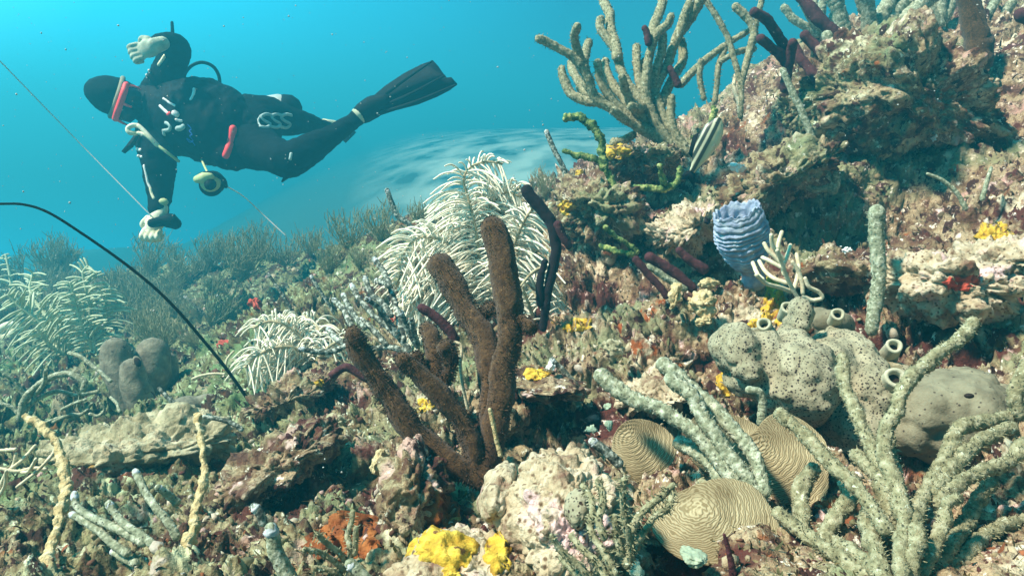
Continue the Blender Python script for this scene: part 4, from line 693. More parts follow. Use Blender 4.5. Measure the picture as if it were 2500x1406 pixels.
# ------------------------------------------------------------------ sponges
def lumps(items, d0):
    mb = MB()
    for (x, y, dd, rx, ry, rd) in items:
        k = (d0+dd)/F; mb.ell(P(x, y, d0+dd), [RT*rx*k, UP*ry*k, FWD*rd], 24, 16)
    return mb
def chimney(parent, a, b, d, w0, w1, m='chimney', name='chimney'):
    """a short tube with an open, rounded mouth at a"""
    pa, pb = P(*a, d-.02), P(*b, d); ax = pa-pb; L = np.linalg.norm(ax); ax /= L; ax = ax*.85-FWD*.5; ax /= np.linalg.norm(ax); k = d/F; r0, r1 = .5*w0*k, .5*w1*k
    u = np.cross(ax, [.2, .5, .8]); u /= np.linalg.norm(u); v = np.cross(ax, u); th = np.linspace(0, 2*math.pi, 28, endpoint=False); prof = [(0, r1), (.5*L, (r0+r1)/2*.97), (.9*L, r0*.95), (L, r0), (L+r0*.16, r0*.90), (L+r0*.17, r0*.74), (L+r0*.04, r0*.58), (L*.7, r0*.52), (L*.35, r0*.45)]
    ring = np.array([pb+ax*h+(np.outer(np.cos(th), u)+np.outer(np.sin(th), v))*r*(1+.04*np.sin(th*3+h*90))[:, None] for h, r in prof]); n = len(prof); i = np.arange(n-1)[:, None]*28; j = np.arange(28)[None]; j2 = (j+1) % 28
    mb = MB(); mb.add(ring.reshape(-1, 3), [np.stack([i+j, i+j2, i+28+j2, i+28+j], -1).reshape(-1, 4), (np.arange(28)+(n-1)*28)[None]]); o = part(name, mb, M[m], parent)
    c = pb+ax*L*.72; mm = MB(); mm.ell(c, [u*r0*.53, v*r0*.53, ax*L*.04], 16, 8); part('opening', mm, M['hole'], o); return o
D0 = .90
t = thing('porous_sponge', 'lumpy grey sponge riddled with dark pores and round chimneys', 'sponge', P(1950, 1000, D0))
part('body', lumps([(1795,850,.0,56,62,.05),(1862,870,.0,62,70,.05),(1845,835,.01,30,35,.03),(1940,930,-.02,100,105,.07),(1932,835,.02,38,40,.04),(2020,900,.02,70,75,.06),(2075,870,.03,50,60,.05),(2100,960,.0,85,90,.06),(2085,1040,-.02,75,75,.05),(2170,960,.03,70,80,.06),(2050,840,.06,60,40,.05),(1900,960,-.05,34,30,.03),(1985,985,-.06,40,34,.03),(1830,905,-.04,36,30,.03),(1990,870,-.02,34,30,.03),(2120,905,-.01,40,36,.03),(1900,880,-.03,30,30,.03),(1850,930,.0,80,45,.05)], D0), M['pore'], t, vox=.0035, smooth=4, rough=(.0055, 32))
chimney(t, (1847, 776), (1872, 822), .92, 34, 44); chimney(t, (1917, 738), (1912, 775), .98, 32, 30); chimney(t, (2173, 830), (2168, 868), .93, 38, 46); chimney(t, (2176, 908), (2170, 940), .86, 50, 58)
mb = lumps([(1952, 765, .05, 30, 40, .03), (1945, 790, .05, 28, 30, .03)], D0); part('knob', mb, M['pore'], t, vox=.003, smooth=3, rough=(.002, 60))
t = thing('smooth_sponge', 'broad smooth grey dome sponge right of the porous sponge', 'sponge', P(2330, 1060, .84))
part('body', lumps([(2330, 1000, .02, 118, 96, .08), (2410, 1015, .03, 86, 80, .07), (2245, 1000, .02, 76, 70, .06), (2290, 1060, .02, 90, 60, .06), (2370, 930, .04, 46, 34, .04), (2265, 945, .03, 40, 34, .04), (2455, 970, .05, 44, 40, .04), (2215, 1060, .01, 50, 44, .04)], .84), M['smooth_sponge'], t, vox=.004, smooth=4, rough=(.0055, 24))
mb = MB(); mb.ell(P(2366, 966, .768), [RT*.005, UP*.0028, FWD*.004], 12, 8); part('pore', mb, M['hole'], t)
t = thing('leaf_sponge', 'thin folded grey sponge sheet behind the porous sponge', 'sponge', P(2040, 800, 1.0))
part('body', lumps([(2030, 785, 0, 52, 30, .012), (2055, 795, .005, 34, 34, .012), (2000, 770, .01, 26, 22, .012)], 1.0), M['smooth_sponge'], t, vox=.004, smooth=3); chimney(t, (2037, 757), (2037, 785), .985, 32, 34)
TS = far(340, 990, 1.0)
t = thing('tube_sponge', 'clump of three fat mauve grey tube sponges at left below the plumes', 'sponge', P(340, 990, 1.3*TS))
for p, r, d in [([(282,858),(290,900),(312,950),(330,990)], (38, 36), 1.32), ([(372,862),(372,900),(365,950),(355,990)], (42, 38), 1.36), ([(322,902),(328,935),(338,965),(350,995)], (30, 36), 1.24), ([(412,880),(412,920),(400,985)], (22, 34), 1.40)]:
    d = d*TS; mb = MB(); mb.tube([P(x, y, d) for x, y in p], np.array([r[0]*.92, r[0]*1.05, r[1], r[1]*.9])*d/F, 28, .2, .0, lump=.10); part('tube', mb, M['tube_sponge'], t)
mb = MB(); mb.ell(P(336, 884, 1.219*TS), [(RT*.0062+UP*-.003)*TS, UP*.0075*TS, FWD*.003*TS], 14, 8); part('opening', mb, M['hole'], t)
mb = MB(); mb.ell(P(336, 884, 1.224*TS), [(RT*.0085+UP*-.004)*TS, UP*.010*TS, FWD*.0032*TS], 16, 8); part('rim', mb, M['smooth_sponge'], t)
mb = lumps([(455,1000,.02,42,34,.05),(505,985,.05,30,25,.04),(545,1010,.05,40,28,.04)], far(490, 1000, 1.15)); solo('brown_sponge', mb, M['tube_sponge'], 'low dark mounds of sponge right of the mauve tubes', 'sponge', P(480, 1020, far(490, 1000, 1.15)), vox=.006, smooth=3)
# yellow ring at the left edge
mb = MB(); RG_ = far(20, 810, 1.75); mb.tube([P(*q, RG_) for q in [(42,795),(28,792),(8,800),(0,815),(8,825),(24,820),(34,808)]], np.array([7, 9, 10, 11, 12, 11, 9])*RG_/F, 14, .4, .03)
solo('ring_sponge', mb, M['glove_bright'], 'yellow white curled ring at the left edge of the reef', 'sponge', P(15, 830, RG_))
# blue vase sponge
def vase():
    d = 1.22; a, b = P(1798, 512, d-.02), P(1836, 668, d+.02); ax = b-a; L = np.linalg.norm(ax); ax /= L; u = RT-ax*np.dot(RT, ax); u /= np.linalg.norm(u); v = np.cross(ax, u); k = d/F
    nr, ns = 130, 110; th = np.linspace(0, 2*math.pi, ns, endpoint=False); hs = np.linspace(0, 1, nr); rings = []
    for h in hs:
        r = np.interp(h, [0, .08, .25, .5, .75, .92, 1], [56, 57, 61, 61, 48, 30, 22])*k
        hh = h+.022*np.sin(th*2+1)+.012*np.sin(th*3+h*7)+.006*np.sin(th*9)
        hh = hh+.02*math.sin(h*17); ph = hh*2*math.pi*14.5; s = np.abs(np.sin(ph/2+.5*np.sin(th+h*5)))**.6
        amp = np.interp(h, [0, .1, .2, 1], [.01, .025, .060, .078]); rr = r*(1+amp*(s*2-1.2))+r*.012*np.sin(th*13+h*20)
        fr = (L*.014*np.sin(th*11+2*np.sin(th*3))+L*.014*np.sin(th*23+2)+L*.012*np.sin(th*5))*max(0, 1-h/.10)
        rings.append(a+np.outer(h*L+fr, ax)+(np.outer(np.cos(th), u)+np.outer(np.sin(th), v))*rr[:, None])
    inner = []
    for h in np.linspace(0, .55, 24):
        r = np.interp(h, [0, .1, .55], [52, 47, 34])*k*(1+.03*np.sin(th*11+h*20)); fr = (L*.014*np.sin(th*11+2*np.sin(th*3))+L*.014*np.sin(th*23+2)+L*.012*np.sin(th*5))*max(0, 1-h/.10)
        inner.append(a+np.outer(h*L+fr, ax)+(np.outer(np.cos(th), u)+np.outer(np.sin(th), v))*r[:, None])
    V = np.array(inner[::-1]+rings); n = len(V); i = np.arange(n-1)[:, None]*ns; j = np.arange(ns)[None]; j2 = (j+1) % ns
    W = V.reshape(-1, 3); rad_ = W-(a+np.outer((W-a)@ax, ax)); rad_ /= np.linalg.norm(rad_, axis=1)[:, None]+1e-9; W = W+rad_*(.0016*fbm(W*95, 3, 4)+.0020*fbm(W*28, 2, 9))[:, None]
    mb = MB(); mb.add(W, [np.stack([i+j, i+ns+j, i+ns+j2, i+j2], -1).reshape(-1, 4), np.arange(ns)[None], (np.arange(ns)+(n-1)*ns)[::-1][None]])
    t = thing('vase_sponge', 'blue ribbed vase sponge on the slope right of the hollow', 'sponge', b); part('vase', mb, M['vase'], t); 
    mb = MB(); mb.tube([b-ax*L*.06, b+ax*L*.12], np.array([22, 30])*k, 20, .3, .08); part('base', mb, M['vase'], t)
vase()
boulder('finger_sponge', 'small dark purple knob touching the left rim of the blue vase sponge', 'sponge', 1730, 538, 1.25, 11, 12, .012, 'black_rod', seed=90, fine=.02, mid=.04)

# plate corals
def plate(label, x, y, d, R, nrm, lobes, seed, cup=.12, sx=1.0, rot=0):
    nrm = np.array(nrm, float); nrm /= np.linalg.norm(nrm); c = P(x, y, d); u = RT-nrm*np.dot(RT, nrm); u /= np.linalg.norm(u); v = np.cross(nrm, u); k = d/F; R = R*k; na, nr = 150, 46; th = np.linspace(0, 2*math.pi, na, endpoint=False)
    out = 1+sum(a*np.cos(m_*(th-p)) for m_, a, p in lobes); g = []
    def surf(rho, off):
        rr = rho*out*R; q = np.stack([np.cos(th)*rr*sx, np.sin(th)*rr], 1); z = (cup-.04)*R*rho**2+.03*R*rho*np.sin(3*th+seed)+.004*fbm(np.stack([q[:, 0]*25, q[:, 1]*25, 0*th+seed], 1), 2, seed)+off
        z = z+.0003*np.sin(np.hypot(q[:, 0]+.012, q[:, 1]-.010)*1500+3.0*fbm(np.stack([q[:, 0]*45, q[:, 1]*45, 0*th], 1), 2, seed+2))*(off > -.001)
        return c+np.outer(q[:, 0], u)+np.outer(q[:, 1], v)+np.outer(z, nrm)
    for rho in np.linspace(.01, 1, nr): g.append(surf(rho, 0))
    for rho in np.linspace(1.0, .01, 12): g.append(surf(rho, -.006*(1.02-rho*.7)))
    V = np.array(g); n = len(V); i = np.arange(n-1)[:, None]*na; j = np.arange(na)[None]; j2 = (j+1) % na
    mb = MB(); mb.add(V.reshape(-1, 3), [np.stack([i+j, i+na+j, i+na+j2, i+j2], -1).reshape(-1, 4)]); o = solo('plate_coral', mb, M['plate'], label, 'coral', c, 'tan plate corals with wavy ridges'); return o
up_cam = lambda a, b, c: -FWD*a+UP*b+RT*c
plate('largest tan plate coral with wavy ridges and a pale rim, right of the rod bundle', 1905, 1130, .70, 118, up_cam(.85, .5, -.15), [(2, .08, .5), (3, .10, 1.2), (5, .04, .3)], 1)
plate('round tan plate coral with coarse dark ridges left of the rod bundle', 1570, 1100, .76, 80, up_cam(.85, .45, .1), [(2, .06, 1.0), (3, .06, .2)], 2, cup=.05)
plate('tan plate coral half hidden under the long grey rods', 1770, 1085, .76, 95, up_cam(.8, .55, 0), [(2, .1, 0), (3, .06, 2)], 3)
plate('lowest tan plate coral lying nearly flat near the lower edge', 1755, 1275, .60, 135, up_cam(.62, .75, -.05), [(2, .10, 0), (3, .06, 1)], 4, cup=.04, sx=1.05)
boulder('honeycomb_coral', 'small honeycomb patch of amber coral on the right of the dome coral', 'coral', 1410, 1245, .515, 34, 52, .02, 'pore', seed=95, tilt=.3, fine=.01, mid=.02, big=.08)

# ------------------------------------------------------------------ striped fish
def fish():
    d = 1.52; hd, tl = np.array([1758., 288.]), np.array([1692., 415.]); ax2 = tl-hd; L2 = np.linalg.norm(ax2); k = d/F; L = L2*k; hp, tp = P(*hd, d-.01), P(*tl, d+.02); ax = (tp-hp)/np.linalg.norm(tp-hp); side = FWD-ax*np.dot(FWD, ax); side /= np.linalg.norm(side); dors = np.cross(side, ax); dors = -dors if np.dot(dors, RT) > 0 else dors
    m = bpy.data.materials.new('striped fish skin'); m.use_nodes = True; t = m.node_tree; b = t.nodes['Principled BSDF']; tcn = N(t, 'ShaderNodeTexCoord'); dt_ = N(t, 'ShaderNodeVectorMath', operation='DOT_PRODUCT'); dt_.inputs[1].default_value = dors; t.links.new(tcn.outputs['Object'], dt_.inputs[0])
    q = N(t, 'ShaderNodeMapRange'); q.inputs['From Min'].default_value = -.028; q.inputs['From Max'].default_value = .028; t.links.new(dt_.outputs['Value'], q.inputs['Value']); r = N(t, 'ShaderNodeValToRGB'); r.color_ramp.interpolation = 'LINEAR'
    ramp(r, [(.0, (.55, .55, .36)), (.30, (.62, .62, .42)), (.42, (.50, .50, .30)), (.46, (.03, .03, .02)), (.56, (.03, .03, .02)), (.60, (.60, .60, .42)), (.65, (.60, .60, .42)), (.69, (.03, .03, .02)), (.78, (.03, .03, .02)), (.81, (.5, .5, .36)), (.84, (.5, .5, .36)), (.88, (.03, .03, .02)), (1, (.03, .03, .02))]); t.links.new(q.outputs['Result'], r.inputs['Fac']); t.links.new(r.outputs['Color'], b.inputs['Base Color']); b.inputs['Roughness'].default_value = .4
    t0 = thing('striped_fish', 'slim striped fish nosing upward between the olive sea rod and the dark hole', 'fish', (hp+tp)/2)
    nr, ns = 30, 20; th = np.linspace(0, 2*math.pi, ns, endpoint=False); g = []
    for u in np.linspace(0, 1, nr):
        hgt = np.interp(u, [0, .06, .2, .4, .7, .92, 1], [.02, .09, .17, .20, .14, .06, .05])*L; wd = hgt*.55; g.append(hp+ax*u*L+np.outer(np.cos(th), dors)*hgt+np.outer(np.sin(th), side)*wd)
    V = np.array(g); i = np.arange(nr-1)[:, None]*ns; j = np.arange(ns)[None]; j2 = (j+1) % ns; mb = MB(); mb.add(V.reshape(-1, 3), [np.stack([i+j, i+j2, i+ns+j2, i+ns+j], -1).reshape(-1, 4), np.arange(ns)[None], (np.arange(ns)+(nr-1)*ns)[None]]); part('body', mb, m, t0)
    mb = MB(); e = hp+ax*L*.97; mb.slab([e-dors*.05*L, e+dors*.05*L, e+ax*.26*L+dors*.17*L, e+ax*.17*L, e+ax*.26*L-dors*.17*L], side*.002); part('tail_fin', mb, M['rubber'], t0)
    mb = MB(); c = hp+ax*L*.3; mb.slab([c+dors*.17*L, c+ax*.15*L+dors*.27*L, c+ax*.45*L+dors*.20*L, c+ax*.5*L+dors*.09*L], side*.002); part('dorsal_fin', mb, M['rubber'], t0)
    mb = MB(); c = hp+ax*L*.32-side*.09*L-dors*.03*L; mb.slab([c, c+ax*.16*L-dors*.06*L, c+ax*.15*L-dors*.12*L], side*.0015); part('pectoral_fin', mb, M['plume'], t0)
    mb = MB(); c = hp+ax*L*.11-side*.05*L+dors*.03*L; mb.ell(c, [ax*.022*L, dors*.022*L, side*.012*L], 12, 8); part('eye', mb, M['lens'], t0)
fish()

# ------------------------------------------------------------------ the diver
DD = 3.10; KD = DD/F
def B3(x, y, o=0.0): return P(x, y, DD+o)
def limb(mb, js):
    """joints (x, y, depth offset, radius in photo pixels)"""
    mb.tube([B3(a, b, c) for a, b, c, r in js], [r*KD for a, b, c, r in js], 20, .25)
dv = thing('person', 'scuba diver in a black suit and hood swimming with fins above the reef', 'person', B3(500, 300))
body = MB()
HU = np.array([-.90, -.40]); HS = np.array([-.40, .90])
def hv(a): return RT*a[0]-UP*a[1]
FACE = -P(282, 237, 1)/np.linalg.norm(P(282, 237, 1))+hv(-HU)*.05+hv(HS)*.12; FACE /= np.linalg.norm(FACE)
hu = hv(HU)/np.linalg.norm(hv(HU)); hu = hu-FACE*np.dot(hu, FACE); hu /= np.linalg.norm(hu); hs = np.cross(hu, FACE); hs = hs if np.dot(hs, hv(HS)) > 0 else -hs
HC = B3(282, 237, -.02)
body.ell(HC, [hu*.118, hs*.080, FACE*.100], 28, 20); body.ell(HC-hu*.06+FACE*.012, [hu*.075, hs*.062, FACE*.078], 24, 16)
body.ell(HC-hu*.075+FACE*.092, [hu*.030, hs*.014, FACE*.018], 14, 10)                        # nose under the mask
limb(body, [(335,256,.0,34), (372,268,.03,36), (405,276,.04,48)])
limb(body, [(405,270,.05,58), (455,285,.05,84), (520,305,.05,88), (575,315,.04,82), (615,318,.04,72)])
limb(body, [(385,225,.03,42), (400,205,.02,42), (425,140,-.02,37), (430,118,-.05,34), (408,106,-.12,26), (385,108,-.17,21)])
limb(body, [(380,320,.02,44), (378,340,.0,45), (388,400,-.05,42), (388,440,-.05,36), (390,480,-.06,29), (388,512,-.08,23)])
limb(body, [(610,285,.06,56), (650,282,.08,46), (705,296,.14,36), (745,300,.22,27), (785,307,.32,17), (812,312,.40,16)])
limb(body, [(600,345,.0,68), (640,365,-.06,56), (690,388,-.16,44), (706,392,-.17,42), (745,370,-.14,40), (790,345,-.11,34), (840,312,-.07,25), (876,285,-.05,20), (895,268,-.05,19)])
bo = part('body', body, M['suit'], dv, vox=.0085, smooth=4, rough=(.0035, 16, (1, 1, 2.2)))
jk = MB()
for js in ([(395,255,.04,62), (450,278,.03,92), (505,296,.02,100), (555,318,.01,100), (592,330,.02,80)],):
    limb(jk, js)
jk.ell(B3(565, 375, -.05), [RT*.085, UP*.070, FWD*.075], 20, 14); jk.ell(B3(505, 225, -.02), [RT*.085, UP*.055, FWD*.07], 20, 14); jk.ell(B3(440, 350, .0), [RT*.07, UP*.055, FWD*.07], 20, 14)
jo = part('buoyancy_vest', jk, M['rubber'], dv, vox=.009, smooth=3, rough=(.006, 13, (2.0, 1, 1)))
bpy.context.view_layer.update()
def bvh(objs):
    vs, fs, n0 = [], [], 0
    for o in objs:
        off = Vector(dv.location); vs += [v.co+off for v in o.data.vertices]; fs += [tuple(i+n0 for i in p.vertices) for p in o.data.polygons]; n0 = len(vs)
    return BVHTree.FromPolygons(vs, fs)
BV = bvh([bo, jo])
def on(x, y, lift=.004):
    d = Vector(P(x, y, 1.0)); h = BV.ray_cast(Vector((0, 0, 0)), d.normalized())
    p = np.array(h[0]) if h[0] is not None else P(x, y, DD-.1)
    return p-FWD*lift
def strip(name, pts, wpx, m, parent=dv, lift=None, flat=True, label=None):
    lift = -.45*wpx*.5*KD
    mb = MB(); p2 = catmull(np.array(pts, float), max(3, int(sum(math.dist(a, b) for a, b in zip(pts, pts[1:]))/5)))
    mb.tube([on(x, y, lift) for x, y in p2], [wpx*.5*KD], 10, .8); return part(name, mb, M[m], parent, label)
# hood seam band, mask
mk = MB()
for s_ in (-1, 1):
    c = HC-hu*.055+hs*.036*s_+FACE*.112; o = [(.030, -.030), (.030, .026), (.018, .033), (-.020, .030), (-.032, .012), (-.022, -.024)]
    mk.slab([c+hu*a+hs*(b*s_) for a, b in (o if s_ > 0 else o[::-1])], -FACE*.02)
mo = part('mask', mk, M['lens'], dv)
fr = MB(); fc = HC-hu*.055+FACE*.118
def hp_(a, b, c=0): return fc+hu*a+hs*b+FACE*c
fr.tube([hp_(.036,-.072,-.02), hp_(.036,-.04), hp_(.036,.0,.004), hp_(.036,.04), hp_(.034,.072,-.02)], [.013], 12, .4)
fr.tube([hp_(.034,-.070,-.02), hp_(.0,-.078,-.03), hp_(-.02,-.074,-.03)], [.006, .004, .003], 8, .6); fr.tube([hp_(.034,.072,-.02), hp_(.01,.079,-.03), hp_(-.016,.083,-.035)], [.0075, .006, .004], 8, .6); fr.tube([hp_(.036,0,.004), hp_(.012,.001,.006), hp_(-.004,.002,.004)], [.0075, .006, .004], 8, .6)
part('frame', fr, M['orange'], mo)
sk = MB(); sk.tube([HC-hu*.004+hs*(.083*math.sin(a_))+FACE*(.102*math.cos(a_)) for a_ in np.linspace(-1.75, 1.75, 15)], [.0105], 12, .4); part('strap', sk, M['band'], mo)
rg = MB(); rg.ell(HC-hu*.135+FACE*.105, [hu*.032, hs*.040, FACE*.030], 18, 12); rg.tube([HC-hu*.135+FACE*.06, HC-hu*.135+FACE*.11], [.025, .02], 14, .5); ro = part('regulator', rg, M['rubber'], dv)
hq = MB(); hq.tube([HC-hu*.135+FACE*.11-hs*.04, HC-hu*.16+FACE*.10-hs*.07, HC-hu*.22+FACE*.06-hs*.08, HC-hu*.27-FACE*.02-hs*.05], [.007], 10, 1.0); part('hose', hq, M['rubber'], ro)
# tank on the back
tk = MB(); tk.tube([B3(445,275,.26), B3(560,280,.26), B3(640,276,.24), B3(684,270,.22)], [.072], 28, .3); to = part('tank', tk, M['silver'], dv)
tb = MB(); tb.tube([B3(696,268,.22), B3(702,267,.22)], [.066], 24, .3); part('boot', tb, M['rubber'], to)
# vest inflator hose loop
hl = MB(); hl.tube([B3(448,205,.05), B3(452,180,.05), B3(470,160,.06), B3(495,153,.07), B3(520,163,.08), B3(534,185,.09), B3(537,212,.10)], [4.2*KD], 10, .9); part('hose', hl, M['rubber'], dv)
# octopus: yellow hose with a pale end
oc = MB(); oc.tube([B3(333,326,-.14), B3(316,324,-.15), B3(312,314,-.15), B3(322,307,-.15), B3(336,307,-.14)], [5.5*KD], 10, .6); oc.tube([B3(339,308,-.15), B3(352,320,-.15), B3(368,338,-.15), B3(383,354,-.14)], [5*KD, 5.5*KD], 10, .6); oc.tube([B3(338,325,-.15), B3(355,330,-.15), B3(366,338,-.15)], [4.5*KD], 10, .6); oo = part('spare_regulator', oc, M['glove_bright'], dv)
oh = MB(); oh.tube([B3(383,354,-.14), B3(402,368,-.14), B3(420,382,-.12), B3(436,394,-.08)], [3.5*KD], 8, .8); part('hose', oh, M['lime'], oo)
ds = MB(); ds.slab([B3(338,328,-.1), B3(330,326,-.1), B3(312,350,-.1), B3(296,370,-.1), B3(302,374,-.1), B3(322,358,-.1)], FWD*.012); part('dangling_strap', ds, M['rubber'], dv)
kd = MB(); kd.slab([B3(740,412,-.20), B3(702,408,-.20), B3(686,444,-.20), B3(698,436,-.20), B3(716,424,-.20)], FWD*.02); part('dangling_strap', kd, M['rubber'], dv)
# bright strips, clips, prints
strip('reflective_strip_or_glint', [(567,314),(565,335),(556,362),(550,378)], 19, 'orange', lift=.006)
strip('reflective_strip_or_glint', [(402,137),(395,148),(388,158)], 10, 'glove_bright')
strip('reflective_strip_or_glint', [(473,218),(472,230),(466,243)], 8, 'white')  # pale reflection on the shoulder, painted as a white strip
strip('reflective_strip_or_glint', [(352,405),(357,425),(361,445),(366,457)], 8, 'white'); strip('reflective_strip_or_glint', [(367,460),(370,472),(375,484)], 8, 'glove_bright')
strip('reflective_strip_or_glint', [(363,172),(366,178)], 6, 'white'); strip('reflective_strip_or_glint', [(357,183),(360,190)], 6, 'white'); strip('reflective_strip_or_glint', [(336,364),(343,366)], 9, 'white'); strip('reflective_strip_or_glint', [(337,381),(346,383)], 7, 'white')
strip('clip', [(399,241),(412,250),(427,259)], 6, 'white'); strip('clip', [(391,259),(400,268),(409,276)], 8, 'white'); strip('clip', [(425,276),(431,280)], 15, 'white'); strip('clip', [(411,279),(414,277)], 10, 'orange')
strip('buckle', [(405,300),(415,306),(414,316),(402,318)], 10, 'teal'); strip('buckle', [(430,292),(443,295)], 8, 'white'); strip('buckle', [(434,313),(442,312),(448,308)], 15, 'teal'); strip('buckle', [(399,318),(401,328)], 9, 'teal')
strip('printed_script', [(459,305),(468,316),(462,319),(470,330),(463,331),(472,344),(464,343),(456,338),(462,347),(470,347),(476,355)], 2.6, 'blue', lift=.003)
strip('reflective_strip_or_glint', [(710,376),(708,388)], 8, 'teal'); 
def ess(x, y, h, w_): return [(x+w_*.5, y-h*.42), (x, y-h*.5), (x-w_*.45, y-h*.30), (x-w_*.1, y-h*.02), (x+w_*.40, y+h*.2), (x+w_*.1, y+h*.45), (x-w_*.5, y+h*.40)]
for x in (648, 673, 697): strip('printed_emblem', ess(x, 296, 34, 26), 8.5, 'teal', lift=.003)
strip('printed_emblem', [(636,282),(630,294),(634,306),(642,312)], 5, 'teal', lift=.003)
# patches of yellow on the lower arm
pe = MB(); q = on(392, 493, -.012); pe.ell(q, [RT*.026, UP*.018, FWD*.016], 16, 10); part('wrist_dial', pe, M['lime'], dv)
# socks, fins
for a, b, o_, r, nm in [((874,286), (897,264), -.05, 21, 'sock'), ((790,307), (818,311), .35, 18.5, 'sock')]:
    mb = MB(); mb.tube([B3(*a, o_), B3(*b, o_+(.0 if o_ < 0 else .06))], [r*KD], 18, .4, cap0=False, cap1=False); part(nm, mb, M['sock'], dv)
def fin(out, dz0, dz1, x0, x1, lab):
    mb = MB(); pts = [B3(x, y, dz0+(dz1-dz0)*(x-x0)/(x1-x0)) for x, y in out]; mb.slab(pts, FWD*.012); o = part('fin', mb, M['rubber'], dv, lab); return o
fo = fin([(886,292),(890,262),(905,240),(940,210),(985,180),(1030,157),(1057,148),(1070,162),(1083,181),(1091,190),(1102,189),(1116,205),(1098,219),(1065,236),(1020,254),(975,266),(930,276),(905,286)], -.05, -.16, 886, 1116, None)
rb = MB()
for a, b in (((900,262),(1055,150)), ((905,284),(1112,208)), ((905,272),(1085,185))): rb.tube([B3(*a, -.06), B3((a[0]+b[0])/2, (a[1]+b[1])/2-(3 if a[1] == 262 else -5), -.115), B3(*b, -.165)], [.010, .007, .004], 8, 1.0)
part('rib', rb, M['rubber'], fo)
ft = MB(); ft.tube([B3(888,276,-.05), B3(910,262,-.06), B3(940,246,-.08)], [.044, .047, .030], 18, .3, flat=.85); part('foot_pocket', ft, M['rubber'], fo)
bf = MB(); bf.slab([B3(815,300,.42), B3(815,325,.42), B3(842,348,.85), B3(868,322,.90), B3(850,305,.8)], FWD*.02); part('fin', bf, M['rubber'], dv)
# gloves: palm, four bent fingers and a thumb each
def glove(c, along, across, outw, m, curl=1.0, s=1.0):
    """fist: knuckles ahead along, fingers curled back towards -outw"""
    along, across, outw = [np.array(a)/np.linalg.norm(a) for a in (along, across, outw)]; mb = MB()
    mb.ell(c, [along*.050*s, across*.044*s, outw*.024*s], 20, 14); mb.tube([c-along*.060*s, c-along*.03*s], np.array([.032, .036])*s, 16, .4, flat=.8)
    for k, (ln, of) in enumerate(((.92, -.033), (1.0, -.011), (.97, .011), (.82, .032))):
        a = c+along*.042*s+across*of*s; b = a+along*.034*ln*s+outw*.006*s; d = b+along*.010*s-outw*.030*curl*ln*s; e = d-along*.026*ln*s-outw*.014*s
        mb.tube([a, b, d, e], np.array([.0118, .0112, .0104, .0092])*s, 12, .4)
    a = c-along*.012*s-across*.040*s; mb.tube([a, a+along*.030*s-across*.018*s-outw*.012*s, a+along*.052*s-across*.002*s-outw*.026*s], np.array([.0135, .012, .0100])*s, 12, .4)
    return part('glove', mb, M[m], dv, None, vox=.0042, smooth=1)
glove(B3(364, 118, -.21), hv((-.85, .35))-FWD*.1, hv((.35, .85)), -FWD, 'glove', 1.0, .88)
glove(B3(381, 541, -.10), hv((-.2, .85))-FWD*.25, hv((.95, .1)), -FWD, 'glove_bright', 1.1, .95)
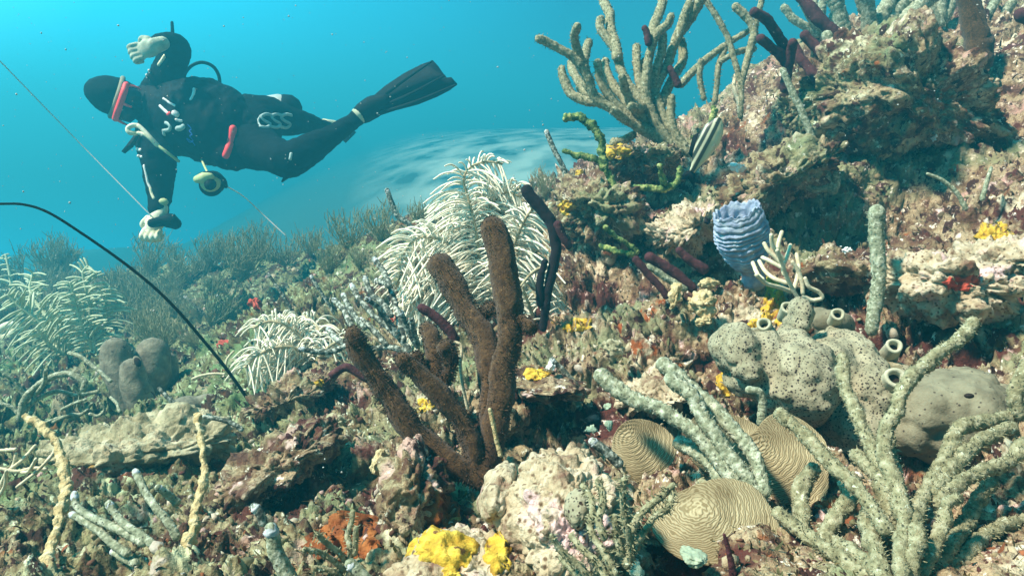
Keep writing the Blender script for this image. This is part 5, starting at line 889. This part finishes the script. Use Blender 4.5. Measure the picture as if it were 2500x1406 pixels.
# held and hanging things
mb = MB(); mb.tube([B3(420,56,-.03), B3(421,75,-.03), B3(421,96,-.03)], [3.6*KD, 4.2*KD, 5*KD], 10, .8); solo('pointer_stick', mb, M['rubber'], 'thin dark stick rising behind the raised forearm of the diver', 'stick', B3(421, 96, -.03))
g = thing('dive_torch', 'dark tapered torch held in the lower cream glove of the diver', 'torch', B3(410, 540, -.12))
mb = MB(); mb.tube([B3(372,545,-.15), B3(398,540,-.13), B3(414,538,-.12)], np.array([11, 12, 17])*KD, 18, .4); part('barrel', mb, M['rubber'], g)
mb = MB(); mb.tube([B3(414,538,-.12), B3(428,546,-.11)], np.array([19, 14])*KD, 18, .3, cap0=False); part('head', mb, M['rubber'], g)
g = thing('line_reel', 'lime and black line reel hanging below the waist of the diver', 'reel', B3(515, 445, -.15))
mb = MB(); mb.tube([B3(515,452,-.20), B3(520,446,-.08)], [26*KD, 28*KD], 30, .15, cap0=False, cap1=False); part('drum', mb, M['rubber'], g)
mb = MB(); mb.tube([B3(512,446,-.235), B3(514,444,-.20)], [21*KD, 23*KD], 28, .2, cap0=False, cap1=False); part('spool', mb, M['lime'], g)
mb = MB(); mb.tube([B3(512,452,-.25), B3(514,450,-.235)], [12*KD, 13*KD], 20, .3); part('hub', mb, M['rubber'], g)
mb = MB(); mb.tube([B3(480,440,-.20), B3(492,426,-.24), B3(520,424,-.24), B3(545,438,-.22), B3(551,455,-.18)], [5*KD], 10, .6); part('handle', mb, M['rubber'], g)
mb = MB(); mb.tube([B3(482,438,-.24), B3(500,434,-.245), B3(514,430,-.24)], np.array([9, 13, 9])*KD, 12, .4); part('grip', mb, M['lime'], g)
mb = MB(); mb.tube([on(492, 390, 0), B3(500,408,-.18), B3(507,422,-.22)], [2.5*KD], 8, 1); part('lanyard', mb, M['lime'], g)
for pts, lab, base in [([(-60,90,2.6),(0,150,2.75),(180,335,2.95),(372,530,2.98)], 'pale straight cord running from the upper left down to the lower glove of the diver', 3), ([(553,455,2.95),(595,480,3.0),(640,522,3.05),(696,574,3.05)], 'pale cord slanting from the reel down to the reef', 3)]:
    mb = MB(); mb.tube([P(*q) for q in pts], [1.35*KD], 6, 12); solo('guide_line', mb, M['line'], lab, 'cord', P(*pts[base]))

# ------------------------------------------------------------------ drifting flecks in the water
mb = MB(); v, f = ico(1)
for k in range(1700):
    x, y = RNG.uniform(0, 2500), RNG.uniform(0, 1406); d = RNG.uniform(.5, 3.2); s = RNG.uniform(.6, 1.6)*RNG.choice([.7, 1, 1.6], p=[.6, .3, .1])*d/F
    mb.add(P(x, y, d)+v*s*RNG.uniform(.6, 1.4, 3), [f])
tag(solo('drifting_flecks', mb, M['snow'], 'pale flecks of marine snow drifting in the water', None, np.zeros(3)), kind='stuff')
